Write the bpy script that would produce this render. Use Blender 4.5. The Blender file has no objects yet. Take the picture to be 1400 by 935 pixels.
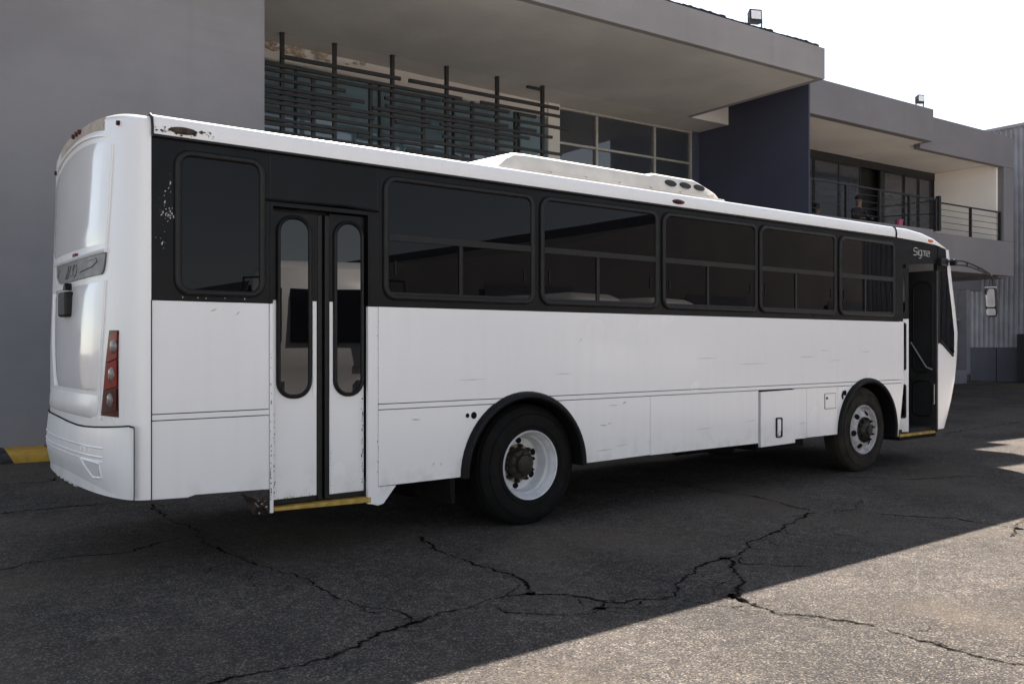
import bpy, bmesh, math, random
from mathutils import Vector, Matrix
R_ = math.radians
random.seed(7)
scene = bpy.context.scene
COL = scene.collection

# ------------------------------------------------------------------ camera, sky, sun, exposure
VIEW = Vector((0.61359, 0.78962, 0.0))          # horizontal viewing direction
CAM = Vector((-4.911, -6.08, 1.60))
cam_d = bpy.data.cameras.new("camera")
cam_d.sensor_width = 36.0
cam_d.lens = 36.0 * 1220 / 1400
cam_d.shift_y = 2.5 / 1400
cam_d.clip_end = 3000
cam_d.clip_start = 0.05
cam = bpy.data.objects.new("camera", cam_d)
COL.objects.link(cam)
cam.location = CAM
cam.rotation_euler = VIEW.to_track_quat('-Z', 'Y').to_euler()
scene.camera = cam

SUN_EL = R_(44.6)
SUN_AZ = math.atan2(VIEW.x, VIEW.y)             # clockwise from +Y
SUN_STRENGTH = 5.0
SKY_STRENGTH = 0.06
EXPOSURE = 1.82

world = bpy.data.worlds.new("World")
scene.world = world
world.use_nodes = True
wn = world.node_tree
wn.nodes.clear()
sky = wn.nodes.new("ShaderNodeTexSky")
sky.sky_type = 'NISHITA'
sky.sun_disc = False
sky.sun_elevation = SUN_EL
sky.sun_rotation = SUN_AZ
sky.altitude = 1500
sky.air_density = 1.2
sky.dust_density = 1.0
sky.ozone_density = 1.0
hs = wn.nodes.new("ShaderNodeHueSaturation")
hs.inputs['Saturation'].default_value = 0.48
bg = wn.nodes.new("ShaderNodeBackground")
bg.inputs['Strength'].default_value = SKY_STRENGTH
wo = wn.nodes.new("ShaderNodeOutputWorld")
wn.links.new(sky.outputs[0], hs.inputs['Color'])
wn.links.new(hs.outputs[0], bg.inputs['Color'])
wn.links.new(bg.outputs[0], wo.inputs['Surface'])

sun_d = bpy.data.lights.new("sun", 'SUN')
sun_d.energy = SUN_STRENGTH
sun_d.angle = R_(0.53)
sun_d.color = (1.0, 0.915, 0.83)
sun = bpy.data.objects.new("sun", sun_d)
COL.objects.link(sun)
sdir = Vector((-VIEW.x * math.cos(SUN_EL), -VIEW.y * math.cos(SUN_EL), -math.sin(SUN_EL)))
sun.rotation_euler = sdir.to_track_quat('-Z', 'Y').to_euler()
sun.location = (20, 30, 40)

vs = scene.view_settings
vs.view_transform = 'Standard'
vs.look = 'None'
vs.gamma = 1
vs.exposure = EXPOSURE
vs.use_curve_mapping = False
scene.render.engine = 'CYCLES'
scene.cycles.use_denoising = True
scene.cycles.max_bounces = 8

# ------------------------------------------------------------------ materials
def new_mat(name):
    m = bpy.data.materials.new(name)
    m.use_nodes = True
    nt = m.node_tree
    return m, nt, nt.nodes["Principled BSDF"]

def nd(nt, t, **kw):
    n = nt.nodes.new(t)
    for k, v in kw.items():
        if hasattr(n, k):
            setattr(n, k, v)
        else:
            n.inputs[k].default_value = v
    return n

def lk(nt, a, b):
    nt.links.new(a, b)

def mathn(nt, op, a=None, b=None, clamp=False):
    n = nt.nodes.new("ShaderNodeMath")
    n.operation = op
    n.use_clamp = clamp
    for i, v in enumerate((a, b)):
        if v is None:
            continue
        if isinstance(v, (int, float)):
            n.inputs[i].default_value = v
        else:
            nt.links.new(v, n.inputs[i])
    return n.outputs[0]

def mixc(nt, fac, a, b):
    n = nt.nodes.new("ShaderNodeMix")
    n.data_type = 'RGBA'
    for sock, v in ((n.inputs[0], fac), (n.inputs[6], a), (n.inputs[7], b)):
        if isinstance(v, (int, float)):
            sock.default_value = v
        elif isinstance(v, tuple):
            sock.default_value = v if len(v) == 4 else (*v, 1)
        else:
            nt.links.new(v, sock)
    return n.outputs[2]

def noise(nt, vec, scale, detail=4, rough=0.55):
    n = nd(nt, "ShaderNodeTexNoise", Scale=scale, Detail=detail, Roughness=rough)
    if vec is not None:
        lk(nt, vec, n.inputs['Vector'])
    return n.outputs['Fac']

def ramp(nt, fac, lo, hi, c0=0.0, c1=1.0):
    n = nt.nodes.new("ShaderNodeMapRange")
    n.interpolation_type = 'SMOOTHSTEP'
    n.inputs['From Min'].default_value = lo
    n.inputs['From Max'].default_value = hi
    n.inputs['To Min'].default_value = c0
    n.inputs['To Max'].default_value = c1
    lk(nt, fac, n.inputs['Value'])
    return n.outputs[0]

def pos(nt):
    return nt.nodes.new("ShaderNodeNewGeometry").outputs['Position']

def bump(nt, bsdf, h, strength=0.3, dist=0.01):
    b = nd(nt, "ShaderNodeBump", Strength=strength, Distance=dist)
    lk(nt, h, b.inputs['Height'])
    lk(nt, b.outputs[0], bsdf.inputs['Normal'])

def simple(name, col, rough=0.5, metal=0.0, var=0.12, scale=6.0, spec=0.5, bmp=0.0, coat=0.0):
    m, nt, p = new_mat(name)
    ps = pos(nt)
    n = noise(nt, ps, scale, 5)
    c0 = tuple(max(0, c * (1 - var)) for c in col)
    c1 = tuple(min(1, c * (1 + var)) for c in col)
    lk(nt, mixc(nt, ramp(nt, n, .3, .7), c0, c1), p.inputs['Base Color'])
    p.inputs['Metallic'].default_value = metal
    p.inputs['Specular IOR Level'].default_value = spec
    p.inputs['Coat Weight'].default_value = coat
    p.inputs['Coat Roughness'].default_value = 0.05
    lk(nt, ramp(nt, noise(nt, ps, scale * 2.3, 3), .2, .8, max(0.0, rough - .06), min(1, rough + .06)), p.inputs['Roughness'])
    if bmp:
        bump(nt, p, noise(nt, ps, scale * 8, 4), bmp, 0.01)
    return m

def paint_white():
    m, nt, p = new_mat("white_bus_paint")
    ps = pos(nt)
    # faint dust and rain streaks that belong to the old paint
    st = nd(nt, "ShaderNodeMapping")
    st.inputs['Scale'].default_value = (7, 7, 0.5)
    lk(nt, ps, st.inputs['Vector'])
    streak = ramp(nt, noise(nt, st.outputs[0], 1.6, 6), .35, .85)
    blot = ramp(nt, noise(nt, ps, .7, 1), .2, .9)
    dirt = mathn(nt, 'MULTIPLY', streak, blot)
    c = mixc(nt, mathn(nt, 'MULTIPLY', dirt, .30), (.845, .83, .83), (.66, .63, .60))
    sep = nt.nodes.new("ShaderNodeSeparateXYZ")
    lk(nt, ps, sep.inputs[0])
    low = ramp(nt, sep.outputs['Z'], .45, .80, 1, 0)
    splash = mathn(nt, 'MULTIPLY', low, ramp(nt, noise(nt, ps, 5, 6), .45, .70))
    c = mixc(nt, mathn(nt, 'MULTIPLY', splash, .35), c, (.46, .43, .39))
    lk(nt, c, p.inputs['Base Color'])
    lk(nt, ramp(nt, noise(nt, ps, 1.5, 1), .2, .8, .22, .28), p.inputs['Roughness'])
    p.inputs['Coat Weight'].default_value = .22
    p.inputs['Coat Roughness'].default_value = .10
    bump(nt, p, noise(nt, ps, 1.3, 2), 0.10, 0.06)
    return m

def grey_wall(name, col, var=.10):
    m, nt, p = new_mat(name)
    ps = pos(nt)
    big = noise(nt, ps, .45, 5)
    trow = nd(nt, "ShaderNodeMapping")
    trow.inputs['Scale'].default_value = (.25, .25, 2.2)
    lk(nt, ps, trow.inputs['Vector'])
    trowel = noise(nt, trow.outputs[0], 2.2, 6, .6)
    c0 = tuple(c * (1 - var) for c in col)
    c1 = tuple(c * (1 + var) for c in col)
    mixv = mathn(nt, 'ADD', mathn(nt, 'MULTIPLY', big, .84), mathn(nt, 'MULTIPLY', trowel, .16))
    base = mixc(nt, ramp(nt, mixv, .35, .65), c0, c1)
    drip = nd(nt, "ShaderNodeMapping")
    drip.inputs['Scale'].default_value = (3, 3, .15)
    lk(nt, ps, drip.inputs['Vector'])
    dr = ramp(nt, noise(nt, drip.outputs[0], 1.2, 5), .58, .78)
    base = mixc(nt, mathn(nt, 'MULTIPLY', dr, .22), base, tuple(c * .7 for c in col))
    lk(nt, base, p.inputs['Base Color'])
    p.inputs['Roughness'].default_value = .85
    p.inputs['Specular IOR Level'].default_value = .25
    bump(nt, p, noise(nt, ps, 14, 6), .25, .012)
    return m

def asphalt_mat():
    m, nt, p = new_mat("asphalt")
    sx = nt.nodes.new("ShaderNodeSeparateXYZ")
    lk(nt, pos(nt), sx.inputs[0])
    cx = nt.nodes.new("ShaderNodeCombineXYZ")
    lk(nt, sx.outputs[0], cx.inputs[0])
    lk(nt, sx.outputs[1], cx.inputs[1])
    v = cx.outputs[0]
    big = noise(nt, v, .35, 6, .6)
    mid = noise(nt, v, 3.2, 5, .6)
    fine = noise(nt, v, 70, 3, .6)
    vor = nd(nt, "ShaderNodeTexVoronoi", Scale=105.0)
    lk(nt, v, vor.inputs['Vector'])
    sc = nt.nodes.new("ShaderNodeSeparateColor")
    lk(nt, vor.outputs['Color'], sc.inputs[0])
    vor2 = nd(nt, "ShaderNodeTexVoronoi", Scale=46.0)
    lk(nt, v, vor2.inputs['Vector'])
    sc2 = nt.nodes.new("ShaderNodeSeparateColor")
    lk(nt, vor2.outputs['Color'], sc2.inputs[0])
    base = mixc(nt, ramp(nt, big, .3, .7), (.044, .040, .038), (.070, .061, .054))
    base = mixc(nt, mathn(nt, 'MULTIPLY', ramp(nt, mid, .45, .75), .45), base, (.096, .080, .065))
    # stones of the worn aggregate
    stone = mixc(nt, sc.outputs[1], (.062, .054, .047), (.215, .183, .150))
    smask = mathn(nt, 'MULTIPLY', ramp(nt, sc.outputs[0], .55, .70), ramp(nt, fine, .25, .6))
    base = mixc(nt, smask, base, stone)
    darkm = ramp(nt, sc.outputs[2], .72, .86)
    base = mixc(nt, mathn(nt, 'MULTIPLY', darkm, .75), base, (.018, .017, .017))
    bigst = ramp(nt, sc2.outputs[0], .90, .94)
    inner = ramp(nt, vor2.outputs['Distance'], .20, .42, 1, 0)
    base = mixc(nt, mathn(nt, 'MULTIPLY', mathn(nt, 'MULTIPLY', bigst, inner), .8), base, (.22, .195, .17))
    blotch = ramp(nt, noise(nt, v, 11, 4, .65), .30, .72, .74, 1.22)
    bl = nt.nodes.new("ShaderNodeVectorMath"); bl.operation = 'SCALE'
    lk(nt, base, bl.inputs[0]); lk(nt, blotch, bl.inputs['Scale'])
    base = bl.outputs[0]
    pit = nd(nt, "ShaderNodeTexVoronoi", Scale=27.0)
    lk(nt, v, pit.inputs['Vector'])
    sc3 = nt.nodes.new("ShaderNodeSeparateColor")
    lk(nt, pit.outputs['Color'], sc3.inputs[0])
    pm = mathn(nt, 'MULTIPLY', ramp(nt, sc3.outputs[0], .80, .84), ramp(nt, mathn(nt, 'ADD', pit.outputs['Distance'], mathn(nt, 'MULTIPLY', fine, .35)), .28, .42, 1, 0))
    base = mixc(nt, mathn(nt, 'MULTIPLY', pm, .8), base, (.016, .015, .015))
    # oil spots and pits
    spots = nd(nt, "ShaderNodeTexVoronoi", Scale=1.7)
    lk(nt, v, spots.inputs['Vector'])
    sp = ramp(nt, mathn(nt, 'ADD', spots.outputs['Distance'], mathn(nt, 'MULTIPLY', mid, .12)), .085, .13, 1, 0)
    base = mixc(nt, mathn(nt, 'MULTIPLY', sp, .6), base, (.018, .018, .018))
    dust = ramp(nt, noise(nt, v, .8, 6, .65), .30, .75, .80, 1.34)
    bl2 = nt.nodes.new("ShaderNodeVectorMath"); bl2.operation = 'SCALE'
    lk(nt, base, bl2.inputs[0]); lk(nt, dust, bl2.inputs['Scale'])
    base = bl2.outputs[0]
    tan = mathn(nt, 'MULTIPLY', ramp(nt, noise(nt, v, .55, 4, .5), .46, .68), .48)
    base = mixc(nt, tan, base, (.125, .100, .076))
    lk(nt, base, p.inputs['Base Color'])
    p.inputs['Roughness'].default_value = .9
    p.inputs['Specular IOR Level'].default_value = .18
    h = mathn(nt, 'ADD', mathn(nt, 'MULTIPLY', vor.outputs['Distance'], -1.0), mathn(nt, 'MULTIPLY', fine, .9))
    h = mathn(nt, 'ADD', h, mathn(nt, 'MULTIPLY', mid, 1.5))
    bump(nt, p, h, .75, .008)
    return m

def crack_mat():
    m, nt, p = new_mat("asphalt_crack")
    v = pos(nt)
    at = nt.nodes.new("ShaderNodeAttribute")
    at.attribute_name = "crack"
    n1 = noise(nt, v, 26, 6, .75)
    cr = mathn(nt, 'ADD', at.outputs['Fac'], mathn(nt, 'MULTIPLY', mathn(nt, 'SUBTRACT', n1, .5), 1.7))
    wide = ramp(nt, noise(nt, v, 2.2, 3, .5), .3, .7, -.16, .12)
    cr = mathn(nt, 'ADD', cr, wide)
    has = ramp(nt, at.outputs['Fac'], .03, .30)
    lk(nt, mathn(nt, 'MULTIPLY', mathn(nt, 'MULTIPLY', ramp(nt, cr, .50, 1.05), has), .88), p.inputs['Alpha'])
    lk(nt, mixc(nt, noise(nt, v, 60, 3), (.003, .003, .003), (.011, .010, .009)), p.inputs['Base Color'])
    p.inputs['Roughness'].default_value = 1
    p.inputs['Specular IOR Level'].default_value = 0
    return m

def black_glass(name="tinted_glass", col=(.0025, .0025, .0035), rough=.01, spec=.18):
    m, nt, p = new_mat(name)
    ps = pos(nt)
    c = mixc(nt, ramp(nt, noise(nt, ps, 1.2, 2), .2, .8), col, tuple(c * 1.12 + .0008 for c in col))
    lk(nt, c, p.inputs['Base Color'])
    lk(nt, ramp(nt, noise(nt, ps, 5, 4), .4, .75, rough * .4, rough + .008), p.inputs['Roughness'])
    p.inputs['IOR'].default_value = 1.5
    p.inputs['Specular IOR Level'].default_value = spec
    bump(nt, p, noise(nt, ps, .9, 1), .03, .05)
    return m

def stripes_mat():
    m, nt, p = new_mat("kerb_stripes")
    tc = nt.nodes.new("ShaderNodeTexCoord")
    s = nt.nodes.new("ShaderNodeSeparateXYZ")
    lk(nt, tc.outputs['Object'], s.inputs[0])
    u = mathn(nt, 'SUBTRACT', s.outputs[0], mathn(nt, 'MULTIPLY', s.outputs[2], -.55))
    fr = mathn(nt, 'FRACT', mathn(nt, 'ADD', mathn(nt, 'DIVIDE', u, 1.0), .70))
    ye = mathn(nt, 'LESS_THAN', fr, .5)
    wear = ramp(nt, noise(nt, pos(nt), 9, 6), .35, .75, 0, .45)
    c = mixc(nt, ye, (.018, .018, .022), (.52, .30, .035))
    c = mixc(nt, wear, c, (.10, .09, .075))
    lk(nt, c, p.inputs['Base Color'])
    p.inputs['Roughness'].default_value = .7
    return m

def corrugated_mat(name, col):
    m = simple(name, col, .55, 0.0, .14, 1.2, .4)
    return m

M = {}
M['white'] = paint_white()
M['black_band'] = simple("black_band_paint", (.0055, .0055, .0065), .32, 0, .3, 3, .16)
M['rubber'] = simple("black_rubber", (.009, .009, .009), .5, 0, .25, 20, .3)
M['arch'] = simple('arch_rubber', (.0065, .0065, .007), .5, 0, .25, 20, .18)
M['tyre'] = simple("tyre_rubber", (.0065, .0062, .006), .8, 0, .25, 9, .2, .2)
M['dusty_tyre'] = simple("dusty_tyre_rubber", (.030, .026, .022), .9, 0, .35, 7, .2, .2)
M['glass'] = black_glass()
M['rim'] = simple("white_rim_paint", (.62, .62, .63), .4, 0, .12, 9, .5)
M['dull_rim'] = simple('dusty_rim_paint', (.42, .41, .41), .6, 0, .25, 14, .3)
M['rim_dirt'] = simple("rusty_rim_paint", (.30, .24, .19), .7, 0, .35, 18, .3)
M['hub'] = simple("greasy_hub_metal", (.025, .020, .016), .55, .3, .5, 30, .5)
M['dark'] = simple("underbody_black", (.008, .008, .008), .9, 0, .3, 5, .2)
M['gap'] = simple("panel_gap_black", (.01, .01, .01), .9, 0, .2, 5, .1)
M['yellow'] = simple("yellow_step_paint", (.40, .255, .055), .6, 0, .35, 14, .4)
M['door_grey'] = simple('dark_door_frame', (.022, .022, .022), .45, 0, .25, 10, .5)
M['red_lens'] = simple("red_lens", (.20, .010, .007), .15, 0, .2, 12, .25)
M['dark_red_lens'] = simple("dark_red_lens", (.055, .005, .006), .15, 0, .2, 12, .25)
M['clear_lens'] = simple("clear_lamp_bowl", (.20, .17, .17), .12, .2, .2, 30, .5)
M['amber'] = simple("amber_lens", (.55, .11, .015), .2, 0, .2, 20, .5)
M['chrome'] = simple("chrome", (.8, .8, .8), .03, 1.0, .02, .5)
M['badge'] = simple("silver_badge", (.36, .36, .37), .35, .4, .05, 8)
M['emblem'] = simple("grey_emblem_panel", (.095, .092, .095), .35, .2, .3, 8, .5)
M['emblem_light'] = simple("grey_emblem_relief", (.16, .155, .16), .35, .2, .15, 12, .5)
M['grime'] = simple("rust_grime", (.07, .052, .042), .9, 0, .5, 30, .2)
M['flake'] = simple("bare_filler", (.55, .54, .52), .7, 0, .2, 30, .3)
M['cream'] = simple("cream_fibreglass", (.62, .575, .51), .45, 0, .08, 3, .4)
M['recess_tan'] = simple("unpainted_gelcoat", (.40, .33, .27), .6, 0, .15, 8, .3)
M['wall_grey'] = grey_wall("wall_grey_render", (.225, .220, .232))
M['fascia_grey'] = grey_wall("fascia_grey_render", (.235, .225, .232), .07)
M['balcony_grey'] = grey_wall("balcony_grey_render", (.165, .160, .172), .07)
M['soffit'] = grey_wall("soffit_render", (.53, .53, .525), .10)
M['soffit_light'] = grey_wall("light_soffit_render", (.66, .63, .60), .06)
M['white_wall'] = grey_wall("white_wall_render", (.84, .79, .75), .05)
M['light_wall'] = grey_wall("light_wall_render", (.60, .58, .565), .08)
M['navy'] = grey_wall("navy_render", (.056, .062, .098), .08)
M['plaster'] = simple("broken_plaster", (.40, .34, .29), .95, 0, .4, 14, .2, .6)
M['dark_steel'] = simple("dark_steel", (.018, .018, .020), .5, 0, .25, 12, .4)
M['alu'] = simple("light_aluminium", (.38, .37, .35), .45, .3, .1, 10)
M['door_glass'] = black_glass('door_glass', (.003, .003, .0035), .008, .48)
M['office_glass'] = black_glass("office_glass", (.036, .041, .052), .01, 1.0)
M['green_sky_glass'] = black_glass("green_sky_glass", (.13, .20, .24), .02, 1.0)  # green tint, base lightened to paint in the reflected sky
M['blinds'] = simple("vertical_blinds", (.22, .21, .20), .8, 0, .1, 5)
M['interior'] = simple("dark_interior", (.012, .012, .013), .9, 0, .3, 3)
M['corr'] = corrugated_mat("corrugated_sheet", (.25, .25, .275))
M['corr_low'] = corrugated_mat("flat_dark_sheet", (.046, .048, .062))
M['asphalt'] = asphalt_mat()
M['kerb'] = stripes_mat()
M['crack'] = crack_mat()
M['tar'] = simple("tar_membrane", (.010, .010, .012), .8, 0, .3, 10)
M['pink'] = simple("pink_plastic", (.27, .05, .10), .5, 0, .1, 10)
M['skin'] = simple("skin", (.15, .08, .055), .6, 0, .1, 20)
M['cloth_dark'] = simple("dark_cloth", (.012, .012, .016), .9, 0, .3, 30)
M['cloth_grey'] = simple("grey_cloth", (.05, .05, .055), .9, 0, .3, 30)
M['hair'] = simple("dark_hair", (.01, .008, .007), .7, 0, .3, 30)
M['lamp_glass'] = simple("floodlight_reflector", (.80, .80, .82), .25, .2, .06, 20)
M['line_yellow'] = simple("worn_yellow_line", (.28, .20, .04), .8, 0, .5, 5)

# ------------------------------------------------------------------ mesh helpers
class MB:
    def __init__(s):
        s.v = []; s.f = []; s.attr = []
    def add(s, verts, faces):
        o = len(s.v)
        s.v.extend([tuple(v) for v in verts])
        s.f.extend([tuple(i + o for i in f) for f in faces])
        return s
    def box(s, x0, x1, y0, y1, z0, z1):
        v = [(x, y, z) for z in (z0, z1) for y in (y0, y1) for x in (x0, x1)]
        return s.add(v, [(0, 2, 3, 1), (4, 5, 7, 6), (0, 1, 5, 4), (2, 6, 7, 3), (0, 4, 6, 2), (1, 3, 7, 5)])
    def prism(s, pts, d0, d1, axis='y'):
        """outline in the plane across axis, pushed from d0 to d1"""
        n = len(pts)
        def P(a, b, d):
            return {'y': (a, d, b), 'x': (d, a, b), 'z': (a, b, d)}[axis]
        v = [P(a, b, d0) for a, b in pts] + [P(a, b, d1) for a, b in pts]
        f = [tuple(range(n)), tuple(range(2 * n - 1, n - 1, -1))]
        f += [(i, i + n, (i + 1) % n + n, (i + 1) % n) for i in range(n)]
        return s.add(v, f)
    def ring(s, outer, inner, y0, y1, bulge=None):
        """frame between two outlines with the same number of points, in the XZ plane"""
        n = len(outer)
        loops = []
        def L(pts, y):
            return [(a, y, b) for a, b in pts]
        mid = [((o[0] * .5 + i[0] * .5), (o[1] * .5 + i[1] * .5)) for o, i in zip(outer, inner)]
        q1 = [((o[0] * .82 + i[0] * .18), (o[1] * .82 + i[1] * .18)) for o, i in zip(outer, inner)]
        q2 = [((o[0] * .18 + i[0] * .82), (o[1] * .18 + i[1] * .82)) for o, i in zip(outer, inner)]
        yb = y0 if bulge is None else bulge
        loops = [L(outer, y1), L(outer, y0 * .6 + y1 * .4), L(q1, y0), L(mid, yb), L(q2, y0), L(inner, y0 * .6 + y1 * .4), L(inner, y1)]
        o = len(s.v)
        for l in loops:
            s.v.extend(l)
        for k in range(len(loops) - 1):
            for i in range(n):
                j = (i + 1) % n
                s.f.append((o + k * n + i, o + k * n + j, o + (k + 1) * n + j, o + (k + 1) * n + i))
        return s
    def tube(s, path, r, seg=8, cap=True):
        pts = [Vector(p) for p in path]
        n = len(pts)
        o = len(s.v)
        up = Vector((0, 0, 1))
        for i, p in enumerate(pts):
            t = (pts[min(i + 1, n - 1)] - pts[max(i - 1, 0)]).normalized()
            u = up if abs(t.dot(up)) < .9 else Vector((1, 0, 0))
            a = t.cross(u).normalized()
            b = a.cross(t).normalized()
            rr = r[i] if isinstance(r, (list, tuple)) else r
            for k in range(seg):
                g = 2 * math.pi * k / seg
                s.v.append(tuple(p + a * math.cos(g) * rr + b * math.sin(g) * rr))
        for i in range(n - 1):
            for k in range(seg):
                k2 = (k + 1) % seg
                s.f.append((o + i * seg + k, o + i * seg + k2, o + (i + 1) * seg + k2, o + (i + 1) * seg + k))
        if cap:
            s.f.append(tuple(o + k for k in range(seg - 1, -1, -1)))
            s.f.append(tuple(o + (n - 1) * seg + k for k in range(seg)))
        return s
    def lathe_y(s, prof, cx, cz, seg=48, closed=False):
        """profile of (radius, y) turned about the y axis through (cx, cz)"""
        o = len(s.v)
        n = len(prof)
        for r, y in prof:
            for k in range(seg):
                g = 2 * math.pi * k / seg
                s.v.append((cx + r * math.cos(g), y, cz + r * math.sin(g)))
        rng = range(n) if closed else range(n - 1)
        for i in rng:
            i2 = (i + 1) % n
            for k in range(seg):
                k2 = (k + 1) % seg
                s.f.append((o + i * seg + k, o + i * seg + k2, o + i2 * seg + k2, o + i2 * seg + k))
        return s
    def loft(s, loops, closed=True, caps=True):
        o = len(s.v)
        n = len(loops[0])
        for l in loops:
            s.v.extend([tuple(p) for p in l])
        for i in range(len(loops) - 1):
            for k in range(n if closed else n - 1):
                k2 = (k + 1) % n
                s.f.append((o + i * n + k, o + i * n + k2, o + (i + 1) * n + k2, o + (i + 1) * n + k))
        if caps:
            s.f.append(tuple(o + k for k in range(n - 1, -1, -1)))
            s.f.append(tuple(o + (len(loops) - 1) * n + k for k in range(n)))
        return s
    def build(s, name, mat, parent=None, org=None, smooth=None, bevel=0.0):
        me = bpy.data.meshes.new(name)
        o_ = org if org is not None else Vector((0, 0, 0))
        me.from_pydata([(x - o_[0], y - o_[1], z - o_[2]) for x, y, z in s.v], [], s.f)
        bm = bmesh.new()
        bm.from_mesh(me)
        bmesh.ops.recalc_face_normals(bm, faces=bm.faces)
        if smooth is not None:
            for f in bm.faces:
                f.smooth = True
            for e in bm.edges:
                if len(e.link_faces) == 2 and e.calc_face_angle(0) > R_(smooth):
                    e.smooth = False
        bm.to_mesh(me)
        bm.free()
        ms = mat if isinstance(mat, (list, tuple)) else [mat]
        for m in ms:
            me.materials.append(m)
        ob = bpy.data.objects.new(name, me)
        COL.objects.link(ob)
        if parent is not None:
            ob.parent = parent
        if bevel:
            b = ob.modifiers.new("bevel", 'BEVEL')
            b.width = bevel
            b.segments = 2
            b.limit_method = 'ANGLE'
            b.angle_limit = R_(40)
        return ob

def tag(o, label=None, cat=None, group=None, kind=None):
    if label: o['label'] = label
    if cat: o['category'] = cat
    if group: o['group'] = group
    if kind: o['kind'] = kind
    return o

def empty(name, loc, rz=0.0, parent=None):
    o = bpy.data.objects.new(name, None)
    o.location = loc
    o.rotation_euler = (0, 0, rz)
    o.empty_display_size = .3
    COL.objects.link(o)
    if parent is not None:
        o.parent = parent
    return o

def rr(x0, x1, z0, z1, r, seg=6, r_bot=None):
    """rounded rectangle, counter-clockwise; r may differ at the bottom"""
    rb = r if r_bot is None else r_bot
    pts = []
    for cx, cz, q, a0 in ((x1 - r, z1 - r, r, 0), (x0 + r, z1 - r, r, 90), (x0 + rb, z0 + rb, rb, 180), (x1 - rb, z0 + rb, rb, 270)):
        for k in range(seg + 1):
            a = R_(a0 + 90 * k / seg)
            pts.append((cx + q * math.cos(a), cz + q * math.sin(a)))
    return pts

# ================================================================== GROUND
g = MB()
g.add([(-400, -400, 0), (500, -400, 0), (500, 600, 0), (-400, 600, 0)], [(0, 1, 2, 3)])
ground = g.build("ground", M['asphalt'])
tag(ground, "worn grey asphalt yard with cracks and exposed pale aggregate", "ground", kind="structure")

ap = MB()
ap.add([(-120, -120, .004), (160, -120, .004), (160, -9.6, .004), (37.5, -9.6, .004), (37.5, 7.6, .004), (12.5, -1.6, .004), (9, -9.6, .004), (-120, -9.6, .004)], [(0, 1, 2, 3, 4, 5, 6, 7)])
apron = ap.build("bounce_apron", simple("pale_bounce_sheet", (.50, .455, .40), .9, 0, .15, .5, .2, .2))  # unseen pale sheet added to bounce sunlight onto the bus and walls
tag(apron, "unseen pale sheet behind the photographer, added to bounce sunlight", "reflector", kind="structure")
CRACKS = [  # ground points (x, y) of each crack, half width of the soft strip
    (0.050, [(-2.280, 3.215), (-2.362, 2.782), (-2.405, 2.360), (-2.394, 1.621), (-2.466, 0.912), (-2.484, 0.500), (-2.471, 0.129), (-2.388, -0.387), (-2.351, -0.820), (-2.284, -1.118), (-2.165, -1.404), (-2.144, -1.707)]),
    (0.062, [(-3.690, -2.134), (-3.425, -1.930), (-3.243, -1.871), (-3.050, -1.908), (-2.876, -1.899), (-2.598, -1.819), (-2.362, -1.739), (-2.152, -1.719), (-1.851, -1.685), (-1.621, -1.654), (-1.469, -1.651), (-1.334, -1.674), (-1.172, -1.791), (-1.121, -1.942), (-1.110, -2.128), (-1.022, -2.197), (-0.816, -2.239), (-0.634, -2.300)]),
    (0.050, [(-1.630, -1.666), (-1.646, -1.807), (-1.620, -1.902), (-1.429, -2.086), (-1.256, -2.166), (-1.128, -2.172)]),
    (0.050, [(-0.962, 0.286), (-1.103, -0.179), (-1.108, -0.569), (-1.096, -0.992), (-1.121, -1.202), (-1.228, -1.474), (-1.334, -1.674)]),
    (0.050, [(2.929, 1.190), (2.804, 0.473), (2.757, 0.139), (2.796, -0.241), (2.757, -0.646), (2.600, -1.150)]),
    (0.066, [(2.600, -1.150), (2.025, -1.297), (1.494, -1.476), (1.060, -1.585), (0.675, -1.747), (0.493, -1.813), (0.187, -2.068), (-0.014, -2.232), (-0.328, -2.456), (-0.439, -2.532)]),
    (0.050, [(0.493, -1.813), (0.240, -1.787), (-0.256, -2.044), (-0.632, -2.219), (-0.816, -2.239)]),
    (0.050, [(2.600, -1.150), (2.981, -1.323), (3.078, -1.769), (3.243, -2.116), (3.293, -2.447), (3.351, -2.691), (3.387, -2.909)]),
    (0.035, [(2.981, -1.323), (3.553, -1.051)]),
    (0.035, [(0.616, -1.792), (0.473, -1.969), (0.579, -2.133), (0.808, -2.284)]),
    (0.062, [(-0.338, -2.406), (-0.343, -2.547), (-0.356, -2.695), (-0.390, -2.876), (-0.261, -3.119), (-0.173, -3.341), (-0.157, -3.548), (-0.150, -3.750), (-0.165, -3.979), (-0.125, -4.117), (-0.090, -4.271)]),
    (0.060, [(-3.690, 3.446), (-3.572, 3.444), (-3.315, 3.522), (-2.931, 3.516), (-2.496, 3.404), (-2.278, 3.372)]),
    (0.060, [(-3.994, 1.080), (-3.900, 1.109), (-3.736, 1.220), (-3.416, 1.166), (-3.024, 1.079), (-2.718, 1.288), (-2.476, 1.463)]),
    (0.050, [(4.722, 0.093), (5.237, -0.603), (6.072, -0.927), (6.147, -1.382)]),
    (0.060, [(10.759, 1.679), (11.694, 1.790), (13.228, 1.897), (14.548, 1.902)]),
    (0.050, [(16.820, 4.501), (18.565, 4.422), (20.794, 4.465)]),
    (0.050, [(-3.279, 5.527), (-2.852, 5.400), (-2.603, 5.489)]),
    (0.030, [(-2.773, 5.841), (-2.630, 5.158), (-2.493, 5.331)]),
    (0.050, [(2.851, -2.783), (3.311, -2.659), (3.837, -2.491)]),
]
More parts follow.
